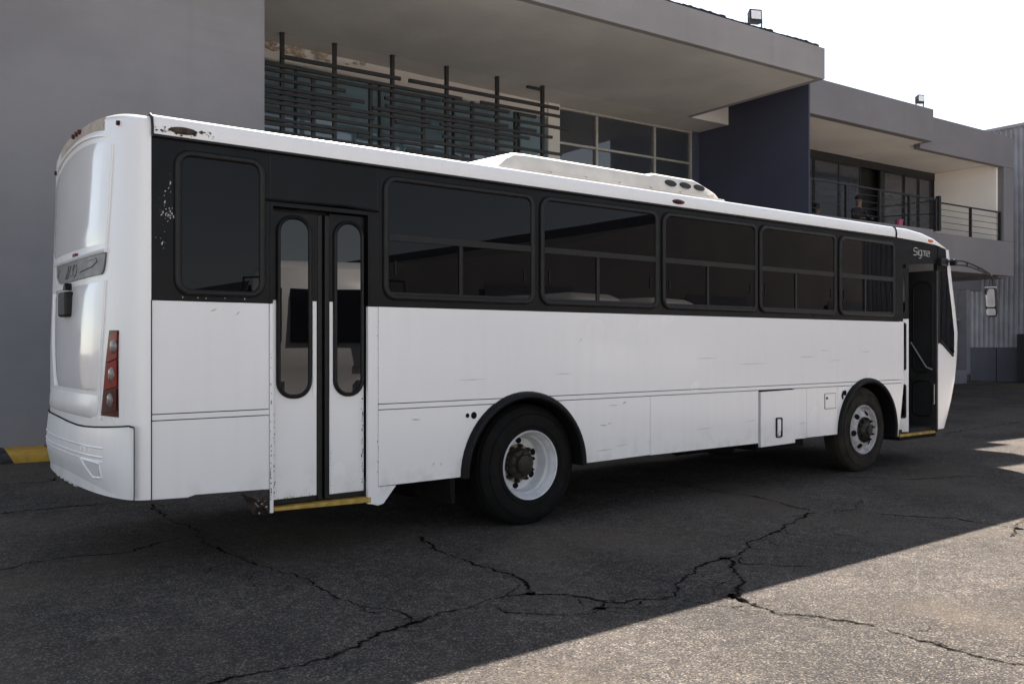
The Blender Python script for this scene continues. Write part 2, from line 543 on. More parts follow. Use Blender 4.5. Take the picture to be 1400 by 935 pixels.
def crack_strip(pts, w, z, rng):
    P = [Vector((a, b, 0)) for a, b in pts]
    res = [P[0]]
    for a, b in zip(P, P[1:]):
        n = max(1, int((b - a).length / .035))
        for k in range(1, n + 1):
            res.append(a.lerp(b, k / n))
    off1 = off2 = 0.0
    line = []
    for i, p in enumerate(res):
        t = (res[min(i + 1, len(res) - 1)] - res[max(i - 1, 0)]).normalized()
        nrm = Vector((-t.y, t.x, 0))
        off1 = off1 * .94 + rng.uniform(-1, 1) * .020
        off2 = off2 * .4 + rng.uniform(-1, 1) * .011
        line.append((p + nrm * (off1 + off2), nrm))
    v = []; f = []; at = []
    L = len(line)
    for i, (p, nrm) in enumerate(line):
        ends = min(1, (i + 1) / 4, (L - i) / 4)
        hw = w * (.55 + .45 * ends)
        for s_, c in ((-1, 0), (-.45, .5), (0, 1), (.45, .5), (1, 0)):
            q = p + nrm * hw * s_
            v.append((q.x, q.y, z)); at.append(c * (.35 + .65 * ends))
    for i in range(L - 1):
        for k in range(4):
            a = i * 5 + k
            f.append((a, a + 1, a + 6, a + 5))
    return v, f, at

crack_rng = random.Random(11)
strips = []
for w, pts in CRACKS:
    strips.append((w * .82, pts, .94))
    if w >= .05:                                     # crumbled margin along the wider cracks, short side branches
        strips.append((w * 2.2, pts, .50))
        if crack_rng.random() < .6: strips.append((w * .8, [(a + crack_rng.uniform(-.06, .06), b_ + crack_rng.uniform(-.06, .06)) for a, b_ in pts], .62))
        for (a, b_), (c, d) in zip(pts, pts[1:]):
            if crack_rng.random() < .42:
                q = crack_rng.random(); x0, y0 = a + (c - a) * q, b_ + (d - b_) * q
                g_ = math.atan2(d - b_, c - a) + crack_rng.choice((-1, 1)) * crack_rng.uniform(.4, 1.2)
                L_ = crack_rng.uniform(.15, .55)
                strips.append((.035, [(x0, y0), (x0 + L_ * .5 * math.cos(g_), y0 + L_ * .5 * math.sin(g_)), (x0 + L_ * math.cos(g_ + .3), y0 + L_ * math.sin(g_ + .3))], .85))
strips.sort(key=lambda q: (q[2] > .6, q[2] > .9))
for ci, (w, pts, amp) in enumerate(strips):
    v, f, at = crack_strip(pts, w, .0008 + ci * .00003, random.Random(int(pts[0][0] * 1000) + len(pts)))
    mb = MB(); mb.add(v, f)
    ob = mb.build("ground_crack", M['crack'])
    a = ob.data.attributes.new("crack", 'FLOAT', 'POINT')
    a.data.foreach_set("value", [q * amp for q in at])
    tag(ob, "jagged dark crack running through the asphalt yard", "crack", "cracks in the asphalt", "structure")

# ================================================================== BUS
BUS_ORG = Vector((2.2, 1.25, 0))
bus = empty("bus", BUS_ORG)
tag(bus, "white single-deck bus with black window band parked in front of the grey building", "bus")
def part(mb, name, mat, parent=None, smooth=None, bevel=0.0, label=None):
    o = mb.build(name, mat, parent or bus, BUS_ORG, smooth, bevel)
    if label: o['label'] = label
    return o

# ---- inner body that closes the shell
b = MB()
b.box(-3.16, -2.40, .032, 2.44, .60, 3.02)
b.box(-2.40, -1.48, .16, 2.44, .62, 3.02)
b.box(-1.48, -.76, .032, 2.44, .55, 3.02)
b.box(-.76, .70, .032, 2.44, 1.22, 3.02)
b.box(.70, 4.76, .032, 2.44, .55, 3.02)
b.box(4.76, 6.11, .032, 2.44, 1.22, 3.02)
b.box(6.11, 6.26, .035, 2.44, .45, 3.02)
b.box(-.76, .70, .75, 1.75, .60, 1.22)
b.box(4.76, 6.11, .75, 1.75, .60, 1.22)
part(b, "body_shell", M['dark'])
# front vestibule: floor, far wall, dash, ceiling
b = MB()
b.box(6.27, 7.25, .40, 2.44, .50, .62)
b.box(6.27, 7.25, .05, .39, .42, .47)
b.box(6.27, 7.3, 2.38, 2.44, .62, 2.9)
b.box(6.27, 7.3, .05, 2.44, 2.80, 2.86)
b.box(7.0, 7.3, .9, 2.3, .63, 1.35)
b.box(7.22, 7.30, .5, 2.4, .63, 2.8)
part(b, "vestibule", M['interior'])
b = MB()
b.tube([(6.5, .62, .62), (6.5, .62, 2.75)], .018)
b.tube([(6.9, .5, .62), (6.9, .5, 1.5), (6.6, .6, 1.7)], .016)
part(b, "grab_rail", M['alu'], smooth=40)

# ---- side panels (y = 0 is the outer face), 5 mm gaps between them
RC, RZ, RR = -.03, .49, .69      # rear arch
FC, FZ, FR = 5.44, .51, .66      # front arch
def arc(c, cz, r, za, zb, side, n=14):
    """points on the arch from height za to zb on the left (-1) or right (+1) of it"""
    a0 = math.asin(max(-1, min(1, (za - cz) / r)))
    a1 = math.asin(max(-1, min(1, (zb - cz) / r)))
    return [(c + side * r * math.cos(a0 + (a1 - a0) * k / n), cz + r * math.sin(a0 + (a1 - a0) * k / n)) for k in range(n + 1)]
def over(c, cz, r, zb, n=10):
    a0 = math.asin((zb - cz) / r)
    return [(c + r * math.cos(a), cz + r * math.sin(a)) for a in [math.pi - a0 + (2 * a0 - math.pi) * k / n for k in range(n + 1)]]
def panel(pts, name="side_panel", mat=None, y0=0.0, y1=.028, **k):
    m = MB(); m.prism(pts, y0, y1)
    return part(m, name, mat or M['white'], bevel=.003, **k)
def rect(x0, x1, z0, z1):
    return [(x0, z0), (x1, z0), (x1, z1), (x0, z1)]
ZT = 1.886
panel(rect(-3.186, -2.378, 1.138, ZT))
panel(rect(-3.186, -2.378, 1.096, 1.132), "rub_strip", y0=-.004)
panel([(-3.186, .575), (-2.95, .567), (-2.90, .580), (-2.6, .572), (-2.378, .566), (-2.378, 1.090), (-3.186, 1.090)])
# upper side panel between the doors
up = [(-1.494, 1.136)] + over(RC, RZ, RR, 1.136) + over(FC, FZ, FR, 1.136) + [(6.292, 1.136), (6.292, ZT), (-1.494, ZT)]
panel(up)
# narrow strip under it
panel([(-1.494, 1.092)] + arc(RC, RZ, RR, 1.092, 1.130, -1, 4) + [(-1.494, 1.130)], "rub_strip", y0=-.004)
panel(arc(RC, RZ, RR, 1.130, 1.092, 1, 4) + arc(FC, FZ, FR, 1.092, 1.130, -1, 4), "rub_strip", y0=-.004)
panel(arc(FC, FZ, FR, 1.130, 1.092, 1, 4) + [(6.286, 1.092), (6.292, 1.130)], "rub_strip", y0=-.004)
# lower panels
panel([(-1.494, .498)] + arc(RC, RZ, RR, .50, 1.086, -1) + [(-1.494, 1.086)])
panel(arc(RC, RZ, RR, 1.086, .50, 1) + [(1.528, .512), (1.528, 1.086)])
panel(rect(1.534, 3.243, .508, 1.086))
hatch = panel([(3.275, .462), (3.905, .470), (3.905, 1.078), (3.275, 1.070)], "luggage_hatch", y0=-.012)
panel(rect(3.911, 4.145, .508, 1.086))
panel(rect(4.150, 4.785, .512, 1.086))
panel([(4.790, .512)] + arc(FC, FZ, FR, .512, 1.086, -1) + [(4.790, 1.086)])
panel(arc(FC, FZ, FR, 1.086, .44, 1) + [(6.125, .40), (6.15, .40), (6.20, .62), (6.245, .85), (6.275, 1.086)])
# hatch handle, fuel flap, holes
h = MB(); h.ring(rr(3.535, 3.648, .55, .775, .02), rr(3.55, 3.633, .565, .76, .015), -.028, -.012)
o = part(h, "handle", M['rubber'], hatch, 40)
h = MB(); h.box(3.560, 3.622, -.026, -.012, .62, .752); h.box(3.575, 3.605, -.030, -.012, .575, .605)
part(h, "latch", M['white'], hatch, bevel=.004)
fl = MB(); fl.ring(rr(4.505, 4.738, .825, 1.012, .015), rr(4.511, 4.732, .831, 1.006, .012), -.004, .01)
ff = part(fl, "fuel_flap", M['gap'])
fl = MB(); fl.prism(rr(4.514, 4.729, .834, 1.003, .012), -.006, .004); part(fl, "flap_door", M['white'], ff)
fl = MB(); fl.tube([(4.545, -.012, .955), (4.545, .0, .955)], .016, 12); part(fl, "lock", M['hub'], ff)
hl = MB()
hl.lathe_y([(.001, -.006), (.030, -.006), (.034, -.001)], 4.935, 1.005, 16)
part(hl, "panel_hole", M['gap'])
hl = MB()
hl.lathe_y([(.001, -.005), (.017, -.005), (.019, -.001)], -.655, 1.005, 14)
part(hl, "panel_hole", M['gap'])
hl = MB()
hl.lathe_y([(.001, -.006), (.026, -.006), (.030, -.001)], -.590, 1.003, 16)
part(hl, "panel_hole", M['gap'])
hl = MB(); hl.prism([(4.86, .98), (4.89, 1.03), (4.91, 1.03), (4.885, .97), (4.89, .93), (4.875, .93)], -.012, -.002); part(hl, "bent_bracket", M['gap'])

# ---- black window band
BT = 2.968
band_pts = [(-3.186, 1.892), (-2.362, 1.892), (-2.362, 2.615), (-1.565, 2.632), (-1.565, 1.892), (6.292, 1.892), (6.292, 2.640), (7.20, 2.70), (7.22, 1.66), (7.30, 1.58), (7.385, 2.60), (7.40, 2.90), (7.25, 2.935), (6.75, 2.962), (6.07, BT), (-3.186, BT)]
m_ = MB(); m_.prism(band_pts, -.001, .028)
part(m_, "window_band", M['black_band'])
for xs_ in (-2.368, -1.505, .09, 1.663):
    m_ = MB(); m_.box(xs_ - .003, xs_ + .003, -.0025, .0, 1.9 if xs_ > -1 else 2.64, 2.955 if xs_ < -1 else 1.945)
    part(m_, "band_seam", M['rubber'])

def bus_window(x0, x1, z0=1.925, z1=2.905, div=None, rail=(2.402, 2.455)):
    gx0, gx1, gz0, gz1 = x0 + .045, x1 - .045, z0 + .045, z1 - .045
    w = MB(); w.prism(rr(gx0 - .008, gx1 + .008, gz0 - .008, gz1 + .008, .065), -.010, -.0015)
    W = part(w, "window", M['glass'])
    f = MB(); f.ring(rr(x0, x1, z0, z1, .105), rr(gx0, gx1, gz0, gz1, .065), -.024, -.0015, -.030)
    part(f, "window_gasket", M['rubber'], W, 50)
    if div is not None:
        f = MB()
        f.box(gx0, gx1, -.019, -.0105, rail[0], rail[1])
        f.box(div - .014, div + .014, -.020, -.0105, gz0, rail[0] - .001)
        f.box(gx0, gx1, -.017, -.0105, gz0 - .002, gz0 + .018)
        f.box(div + .020, div + .028, -.014, -.0105, gz0 + .02, rail[0] - .001)
        part(f, "window_rail", M['rubber'], W, bevel=.003)
        for hx in (gx0 + .06, gx1 - .07):
            f = MB(); f.prism(rr(hx - .008, hx + .008, 2.14, 2.25, .007, 3), -.016, -.0105)
            part(f, "window_catch", M['black_band'], W)
    return W
bus_window(-3.040, -2.410, 1.922, 2.900)
bus_window(-1.455, .058, 1.94, 2.908, -.735)
bus_window(.122, 1.636, 1.94, 2.910, .810)
bus_window(1.692, 3.205, 1.94, 2.912, 2.372)
bus_window(3.243, 4.731, 1.94, 2.912, 3.912)
bus_window(4.795, 6.064, 1.94, 2.912, 5.36)

# ---- rear passenger door: two leaves in a recessed opening
b = MB()
b.box(-2.374, -2.346, -.008, .10, .395, 1.885)
part(b, "door_jamb", M['white'], bevel=.004)
b = MB()
b.prism([(-1.560, .370), (-1.500, .352), (-1.452, .362), (-1.337, .494), (-1.500, .496), (-1.500, 1.885), (-1.586, 1.885), (-1.586, .372)], -.006, .03)
part(b, "door_jamb", M['white'], bevel=.004)
b = MB()
b.box(-2.372, -2.350, -.004, .10, 1.89, 2.62)
b.box(-1.584, -1.567, -.002, .10, 1.89, 2.63)
b.box(-2.36, -1.57, .0, .12, 2.585, 2.615)
b.tube([(-2.42, -.012, 2.625), (-2.2, -.014, 2.628), (-1.8, -.014, 2.636), (-1.50, -.012, 2.622)], .012, 6)
part(b, "door_frame", M['black_band'], smooth=40)
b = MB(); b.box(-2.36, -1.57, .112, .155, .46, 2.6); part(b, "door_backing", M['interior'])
def door_leaf(x0, x1, z0, z1, gx0, gx1, sx0, sx1):
    l = MB(); l.prism(rect(x0, x1, z0, z1), .050, .085)
    L = part(l, "door_leaf", M['white'], bevel=.006)
    l = MB(); l.prism(rect(x0 - .001, x1 + .001, 1.915, z1 + .001), .046, .087)
    part(l, "leaf_top", M['black_band'], L)
    l = MB(); l.ring(rr(gx0, gx1, 1.20, 2.535, .125, 8), rr(gx0 + .03, gx1 - .03, 1.23, 2.505, .095, 8), .024, .05, .018)
    part(l, "window_gasket", M['rubber'], L, 50)
    l = MB(); l.prism(rr(gx0 + .025, gx1 - .025, 1.225, 2.51, .10, 8), .038, .0495)
    part(l, "door_window", M['door_glass'], L)
    l = MB(); l.box(x0, x1, .056, .086, z0 - .035, z0 - .001)
    part(l, "bottom_seal", M['rubber'], L)
    l = MB(); l.prism(rect(sx0, sx1, 1.20, 1.914), .046, .0495); part(l, "edge_strip", M['white'], L)
    l = MB(); l.prism(rect(gx1 + .002 if sx0 > gx1 else gx0 - .012, sx0 - .002 if sx0 > gx1 else sx1 - sx1 + gx0 - .004, 1.34, 1.913), .047, .0495)
    part(l, "gasket_shadow_strip", M['rubber'], L)
    return L
door_leaf(-2.335, -1.985, .475, 2.555, -2.305, -2.030, -2.020, -1.990)
door_leaf(-1.885, -1.592, .470, 2.570, -1.855, -1.598, -1.884, -1.858)
b = MB()
b.box(-1.984, -1.945, .040, .09, .44, 2.56)
b.box(-1.925, -1.886, .040, .09, .44, 2.56)
b.box(-1.944, -1.926, .075, .10, .44, 2.56)
part(b, "centre_seal", M['rubber'], bevel=.008)
st = MB(); st.prism([(-2.346, .405), (-1.563, .385), (-1.563, .425), (-2.346, .428)], -.012, .13)
part(st, "door_step", M['yellow'], bevel=.005)
st = MB()
st.add([(-2.59, -.004, .563), (-2.376, -.008, .566), (-2.376, -.006, .388), (-2.50, -.012, .40), (-2.535, -.002, .48),
        (-2.47, -.045, .50), (-2.42, -.03, .45), (-2.50, .02, .52)],
       [(0, 5, 4), (0, 1, 5), (1, 6, 5), (1, 2, 6), (2, 3, 6), (3, 5, 6), (3, 4, 5), (0, 4, 7)])
cr_ = part(st, "crumpled_corner", M['hub'])
st = MB()
rg = random.Random(3)
for k in range(12):
    x = rg.uniform(-2.50, -2.40); z = rg.uniform(.41, .50); a = rg.uniform(.003, .010)
    st.add([(x - a, -.05, z), (x, -.052, z - a * .5), (x + a, -.05, z + a * .3), (x, -.051, z + a)], [(0, 1, 2, 3)])
part(st, "torn_metal", M['rim_dirt'], cr_)

# ---- front door, folded open
b = MB()
b.prism([(6.292, 1.10), (6.275, 1.086), (6.245, .85), (6.20, .62), (6.15, .40), (6.17, .395), (6.225, .62), (6.27, .85), (6.31, 1.10), (6.31, 1.885), (6.292, 1.885)], .0, .12)
part(b, "front_door_jamb", M['white'])
def flat_leaf(p0, p1, z0, z1, name, mat, wins, gmat, thick=.035):
    """door leaf standing between two plan points"""
    p0 = Vector((*p0, 0)); p1 = Vector((*p1, 0))
    t = (p1 - p0); Lh = t.length; t.normalize()
    n = Vector((-t.y, t.x, 0))
    def tr(mb):
        mb.v = [tuple(p0 + t * x + n * y + Vector((0, 0, z))) for x, y, z in mb.v]
        return mb
    m1 = MB(); m1.prism(rect(0, Lh, z0, z1), -thick / 2, thick / 2)
    Lf = part(tr(m1), name, mat, bevel=.006)
    for (a0, a1, c0, c1, r) in wins:
        m1 = MB(); m1.prism(rr(a0 + .012, a1 - .012, c0 + .012, c1 - .012, r * .85), -thick / 2 - .004, thick / 2 + .004)
        W_ = part(tr(m1), "door_window", gmat, Lf)
        for sgn in (-1, 1):
            m1 = MB(); m1.ring(rr(a0, a1, c0, c1, r), rr(a0 + .022, a1 - .022, c0 + .022, c1 - .022, r * .8), sgn * (thick / 2 + .012), sgn * thick / 2)
            part(tr(m1), "window_gasket", M['rubber'], W_, 50)
    return Lf
lb = flat_leaf((7.135, -.035), (7.135, .37), .43, 2.60, "front_door_leaf", M['door_grey'], [(.06, .345, 1.20, 2.46, .12), (.06, .345, .60, 1.10, .09)], M['interior'])
b = MB()
b.tube([(7.11, .33, 1.62), (7.09, .10, 1.28), (7.09, .02, 1.25)], .010, 6)
part(b, "grab_handle", M['alu'], lb, 40)
b = MB()
b.tube([(7.11, .02, .78), (7.09, -.01, .78), (7.09, -.01, 1.05)], .008, 6)
part(b, "grab_handle", M['alu'], lb, 40)
la = flat_leaf((6.33, .10), (6.43, .0), .44, 1.928, "front_door_leaf", M['white'], [(.03, .11, .62, 1.07, .03), (.03, .11, 1.25, 1.88, .03)], M['glass'], .03)
flat_leaf((6.33, .10), (6.43, .0), 1.931, 2.60, "front_door_leaf", M['black_band'], [(.03, .11, 2.0, 2.5, .03)], M['glass'], .03)
b = MB(); b.box(6.20, 7.12, -.012, .38, .385, .418); part(b, "front_step", M['yellow'], bevel=.004)
b = MB(); b.box(6.20, 7.15, .0, .36, .34, .384); part(b, "step_frame", M['dark'])

# ---- roof
def roof_profile(x, dz=0.0, s=1.0):
    half = [(-.020, 2.978), (-.025, 3.03), (-.020, 3.066), (-.008, 3.092), (.012, 3.108), (.05, 3.118), (.12, 3.126), (.4, 3.143), (.8, 3.163), (1.25, 3.18)]
    pts = half + [(2.5 - y, z) for y, z in half[-2::-1]]
    return [(x, y, z + dz) for y, z in pts]
r_ = MB()
xs = [-3.185, -3.0, -1.5, 0, 1.5, 3.0, 4.5, 6.065]
r_.loft([roof_profile(x) for x in xs], closed=False, caps=False)
part(r_, "roof", M['white'], smooth=60)
r_ = MB()
r_.box(-3.187, 6.07, -.034, .03, 2.958, 2.976)
part(r_, "rain_gutter", M['rubber'], bevel=.004)
r_ = MB(); r_.box(-2.92, -.5, .14, .34, 3.10, 3.134); part(r_, "roof_rib", M['white'], bevel=.012)
r_ = MB(); r_.box(3.3, 5.6, .55, 1.95, 3.17, 3.235); part(r_, "roof_hatch", M['white'], bevel=.02)
# joint between the roof and the rear cap
r_ = MB(); r_.tube([(-3.186, -.026, 2.97), (-3.186, -.030, 3.02), (-3.188, -.020, 3.085), (-3.19, .01, 3.108)], .009, 6)
part(r_, "cap_joint", M['rubber'], smooth=40)
# front visor: roof falling to the windscreen header
FX = [(6.085, 3.098, 2.975), (6.40, 3.104, 2.970), (6.80, 3.074, 2.960), (7.10, 3.022, 2.946), (7.30, 2.955, 2.925), (7.40, 2.915, 2.905)]
loops = []
for x, zt, zb in FX:
    ht = zt - zb
    half = [(-.020, zb), (-.025, zb + ht * .38), (-.020, zb + ht * .66), (-.008, zb + ht * .88), (.012, zt + .006), (.05, zt + .016), (.12, zt + .024), (.4, zt + .043), (.8, zt + .063), (1.25, zt + .08)]
    pts = half + [(2.5 - y, z) for y, z in half[-2::-1]]
    # the front edge is bowed in plan
    bow = max(0, (x - 7.0)) / .4
    loops.append([(x + .40 * bow * (1 - abs((y - 1.25) / 1.27) ** 3), y, z) for y, z in pts])
r_ = MB(); r_.loft(loops, closed=False, caps=False)
part(r_, "front_visor", M['white'], smooth=60)
r_ = MB(); r_.tube([(6.075, -.026, 2.97), (6.075, -.030, 3.02), (6.075, -.022, 3.07), (6.075, -.008, 3.096), (6.075, .015, 3.112)], .012, 6)
part(r_, "visor_joint", M['gap'], smooth=40)

def oval_lamp(x, y, z, a, c, mat, name="marker_lamp", nrm='y', tilt=0):
    m1 = MB()
    n = 16
    rings = []
    for sc_, dd in ((1.25, 0.006), (1.2, -.008), (1.0, -.014), (.6, -.024), (.05, -.026)):
        rings.append([(x + a * sc_ * math.cos(2 * math.pi * k / n), y + dd - tilt * c * sc_ * math.sin(2 * math.pi * k / n) * -1, z + c * sc_ * math.sin(2 * math.pi * k / n)) for k in range(n)])
    m1.loft(rings)
    return part(m1, name, mat, smooth=50)
oval_lamp(-2.985, -.022, 3.020, .075, .020, M['grime'])
oval_lamp(1.913, -.022, 3.025, .075, .020, M['dark_red_lens'])
oval_lamp(6.966, -.020, 2.990, .06, .018, M['amber'])
gm = MB()
rg = random.Random(5)
for k in range(130):
    x = rg.gauss(-3.00, .085); z = 3.022 + rg.gauss(0, .018); a = abs(rg.gauss(0, .0035)) + .0015
    if not (2.985 < z < 3.058) or x < -3.17: continue
    yy = -.0262 if z < 3.03 else -.0262 + (z - 3.03) * .40
    gm.add([(x - a * 1.6, yy, z), (x, yy - .0004, z - a), (x + a * 1.4, yy, z + a * .2), (x, yy, z + a)], [(0, 1, 2, 3)])
part(gm, "lamp_grime", M['grime'])

# ---- roof air unit
def ac_loop(x, ztop, y0=.30, ins=.045, zb=3.12):
    zt = ztop
    zl = min(zt - .01, 3.205)
    half = [(y0, zb), (y0, zl - .02), (y0 + .015, zl), (y0 + .03 + ins * .75, zt - .03), (y0 + .06 + ins, zt), (1.25, zt + .03)]
    pts = half + [(2.5 - y, z) for y, z in half[-2::-1]]
    return [(x, y, z) for y, z in pts]
ac = MB()
ac.loft([ac_loop(-.22, 3.15, .36), ac_loop(-.07, 3.22, .32), ac_loop(.05, 3.31, .30), ac_loop(.12, 3.352, .30), ac_loop(.25, 3.362, .30),
         ac_loop(1.92, 3.362, .30), ac_loop(1.98, 3.385, .30), ac_loop(2.62, 3.385, .30), ac_loop(2.72, 3.36, .30), ac_loop(2.95, 3.29, .30), ac_loop(3.06, 3.225, .31), ac_loop(3.08, 3.13, .32)], closed=False)
AC = part(ac, "air_unit", M['cream'], smooth=38)
for vx in (2.20, 2.43, 2.655):
    v_ = MB(); n = 18; lo = []
    for sc_, dd in ((1.0, -.004), (.96, .006), (.05, .007)):
        lo.append([(vx + .088 * sc_ * math.cos(2 * math.pi * k / n), .336 + .022 * sc_ * math.sin(2 * math.pi * k / n) - dd * .9, 3.296 + .034 * sc_ * math.sin(2 * math.pi * k / n) + dd * .6) for k in range(n)])
    v_.loft(lo); part(v_, "vent", M['rubber'], AC)
v_ = MB(); v_.tube([(.18, .30, 3.196), (1.0, .298, 3.198), (2.0, .298, 3.198), (2.9, .300, 3.198)], .007, 6); part(v_, "flange", M['cream'], AC, 40)
for vx in (.5, .95, 1.4, 1.85, 2.3, 2.75):
    v_ = MB(); v_.tube([(vx, .285, 3.205), (vx, .30, 3.205)], .010, 8); part(v_, "screw", M['alu'], AC)

# ---- rear cap
XS, NEXP, CX0 = -3.200, 2.4, -3.188
def dzr(z): return .24 - .06 * max(0, min(1, (z - 1.6) / 1.3))
def rear_x(y, z):
    w = min(1, abs((y - 1.25) / 1.25))
    return XS - dzr(z) * max(1 - w ** NEXP, 0) ** (1 / NEXP)
def ztop(y):
    w = (y - 1.25) / 1.25
    return 3.105 + .115 * (1 - abs(w) ** 2.4)
ts = [0, .006, .015, .03, .05, .08, .12, .17, .23, .30, .38, .48, .6, .75, .9, 1.07]
ys = ts + [1.25] + [2.5 - t for t in ts[::-1]]
rc = MB(); loops = []
zb = .578
rr_ = .075
vv = [0, .05, .12, .2, .3, .4, .5, .6, .7, .8, .9, 1.0]
for v in vv:
    lp = [(CX0, -.006, zb + (ztop(0) - rr_ - zb) * v)]
    for y in ys:
        z = zb + (ztop(y) - rr_ - zb) * v
        lp.append((rear_x(y, z), y if 0 < y < 2.5 else (-.006 if y == 0 else 2.506), z))
    lp.append((CX0, 2.506, zb + (ztop(0) - rr_ - zb) * v))
    loops.append(lp)
for k in range(1, 7):
    a = R_(15 * k)
    lp = []
    for (x, y, z) in loops[11]:
        i_ = rr_ * (1 - math.cos(a))
        cx = min(-3.19, x + i_) if x < CX0 - .001 else x
        yy = y + (i_ if y < 1.25 else -i_) * min(1, abs((y - 1.25) / 1.25) ** 4)
        lp.append((cx, yy, z + rr_ * math.sin(a)))
    loops.append(lp)
lp = [(CX0, y, z) for (x, y, z) in loops[-1]]
loops.append(lp)
rc.loft(loops, closed=False, caps=False)
RCAP = part(rc, "rear_cap", M['white'], smooth=50)

def SP(y, z, off=0.0):
    """point on the rear face lifted by off along its normal"""
    e_ = .01
    dx_dy = (rear_x(y + e_, z) - rear_x(y - e_, z)) / (2 * e_) if .02 < y < 2.48 else (rear_x(.03, z) - rear_x(.02, z)) / .01 * (1 if y < 1 else -1)
    n = Vector((-1, dx_dy, 0)).normalized()
    return Vector((rear_x(y, z), y, z)) + n * off
def rear_patch(rows, off, ny=14, base=-.004, soft=0.0):
    """rows: (z, y left edge, y right edge); z may be a pair for sloped rows"""
    m1 = MB(); lo = []
    top = []; bot = []
    for z, y0, y1 in rows:
        za, zc = z if isinstance(z, tuple) else (z, z)
        top.append([(y0 + (y1 - y0) * k / ny, za + (zc - za) * k / ny) for k in range(ny + 1)])
    T = []; B_ = []
    nr = len(top)
    for i, r in enumerate(top):
        T.append([tuple(SP(y, z, off if 0 < i < nr - 1 and 0 < k < ny else off - soft)) for k, (y, z) in enumerate(r)])
    m1.loft(T, closed=False, caps=False)
    edge = [top[0][k] for k in range(ny + 1)] + [top[i][ny] for i in range(1, nr)] + [top[-1][k] for k in range(ny - 1, -1, -1)] + [top[i][0] for i in range(nr - 2, 0, -1)]
    m1.loft([[tuple(SP(y, z, off - soft)) for y, z in edge], [tuple(SP(y, z, base)) for y, z in edge]], closed=True, caps=False)
    return m1
def rear_tube(path, r, off=0.0, sub=8, seg=6):
    pts = []
    for (a, b_), (c, d) in zip(path, path[1:]):
        for k in range(sub):
            t = k / sub
            pts.append(tuple(SP(a + (c - a) * t, b_ + (d - b_) * t, off)))
    pts.append(tuple(SP(*path[-1], off)))
    m1 = MB(); m1.tube(pts, r, seg)
    return m1

# blanked rear window panel
def zarc(y): return 3.085 - .11 * ((y - 1.15) / .95) ** 2
rows = [(2.255, .40, 2.05)]
for k in range(1, 9):
    f_ = k / 9
    rows.append((2.255 + (2.93 - 2.255) * f_, .40 - .05 * f_, 2.05 + .12 * f_))
wp = MB()
grid = []
ny = 18
for k in range(10):
    f_ = k / 9
    row = []
    y0, y1 = .40 - .055 * f_, 2.06 + .10 * f_
    for j in range(ny + 1):
        y = y0 + (y1 - y0) * j / ny
        z = 2.265 + (zarc(y) - .02 - 2.265) * f_
        e_ = -.004 if (k in (0, 9) or j in (0, ny)) else .010
        row.append(tuple(SP(y, z, e_)))
    grid.append(row)
wp.loft(grid, closed=False, caps=False)
M['gloss_white'] = simple("glossy_white_panel", (.82, .805, .805), .10, 0, .03, 2, .5, 0, .7)
part(wp, "blanked_rear_window", M['gloss_white'], RCAP, 60)
# brow over it, with the tan recess that holds the three lamps
yy = [.34 + (2.16 - .34) * k / 20 for k in range(21)]
bw = MB()
fd = lambda i: min(1, i / 3, (20 - i) / 3)
lo = [[tuple(SP(y, zarc(y) - .006, -.01)) for y in yy], [tuple(SP(y, zarc(y) - .006, -.006 + .020 * fd(i))) for i, y in enumerate(yy)], [tuple(SP(y, zarc(y) + .010, -.005 + .022 * fd(i))) for i, y in enumerate(yy)], [tuple(SP(y, zarc(y) + .030, -.006)) for y in yy]]
bw.loft(lo, closed=False, caps=False)
part(bw, "rear_brow", M['white'], RCAP, 60)
yy = [.50 + (1.80 - .50) * k / 16 for k in range(17)]
bw = MB()
def brow_pt(y, f_, o_):
    zl = zarc(y) + .036; zh = ztop(y) - .022
    z = zl + max(.03, (zh - zl)) * f_
    p = SP(y, z, o_)
    return (p.x + max(0, z - (ztop(y) - rr_)) ** 2 * 6.5, p.y, p.z)
lo = [[brow_pt(y, f_, .004) for y in yy] for f_ in (0, .33, .66, 1.0)]
bw.loft(lo, closed=False, caps=False)
RB = part(bw, "brow_recess", M['recess_tan'], RCAP, 60)
for y in (1.09, 1.185, 1.28):
    p = Vector(brow_pt(y, .55, .012))
    l = MB(); l.tube([(p.x + .02, p.y, p.z), (p.x - .012, p.y, p.z)], [.021, .018], 12)
    part(l, "marker_lamp", M['dark_red_lens'], RCAP)
for y, z in ((.25, 3.075), (2.12, 3.02)):
    p = SP(y, z, .01)
    l = MB(); l.tube([(p.x + .03, p.y, p.z), (p.x - .006, p.y, p.z)], [.020, .016], 10)
    part(l, "marker_lamp", M['dark_red_lens'], RCAP)
# emblem panel with its relief, ledge above
em = rear_patch([((2.060, 2.060), .95, .96), ((2.075, 2.060), .43, 1.35), ((2.10, 2.068), .40, 1.60), ((2.150, 2.12), .385, 1.72), ((2.215, 2.212), .375, 1.76)][1:], .012, 14)
EM = part(em, "emblem_panel", M['emblem'], RCAP, 40)
rel = MB()
def relief(path, r, mat=None):
    m1 = rear_tube(path, r * .7, .0125, 3, 5); rel.add(m1.v, m1.f)
relief([(1.34, 2.085), (1.25, 2.18)], .008)
relief([(1.27, 2.085), (1.18, 2.18)], .008)
relief([(1.28, 2.14), (1.17, 2.10)], .006)
ring_ = [(1.06 + .055 * math.cos(a) - .25 * .05 * math.sin(a), 2.135 + .045 * math.sin(a)) for a in [2 * math.pi * k / 14 for k in range(15)]]
relief(ring_, .008)
relief([(.90, 2.115), (.62, 2.135), (.52, 2.165), (.55, 2.190), (.75, 2.185)], .007)
relief([(1.66, 2.12), (1.60, 2.17), (1.66, 2.19)], .006)
part(rel, "emblem_relief", M['emblem_light'], EM, 40)
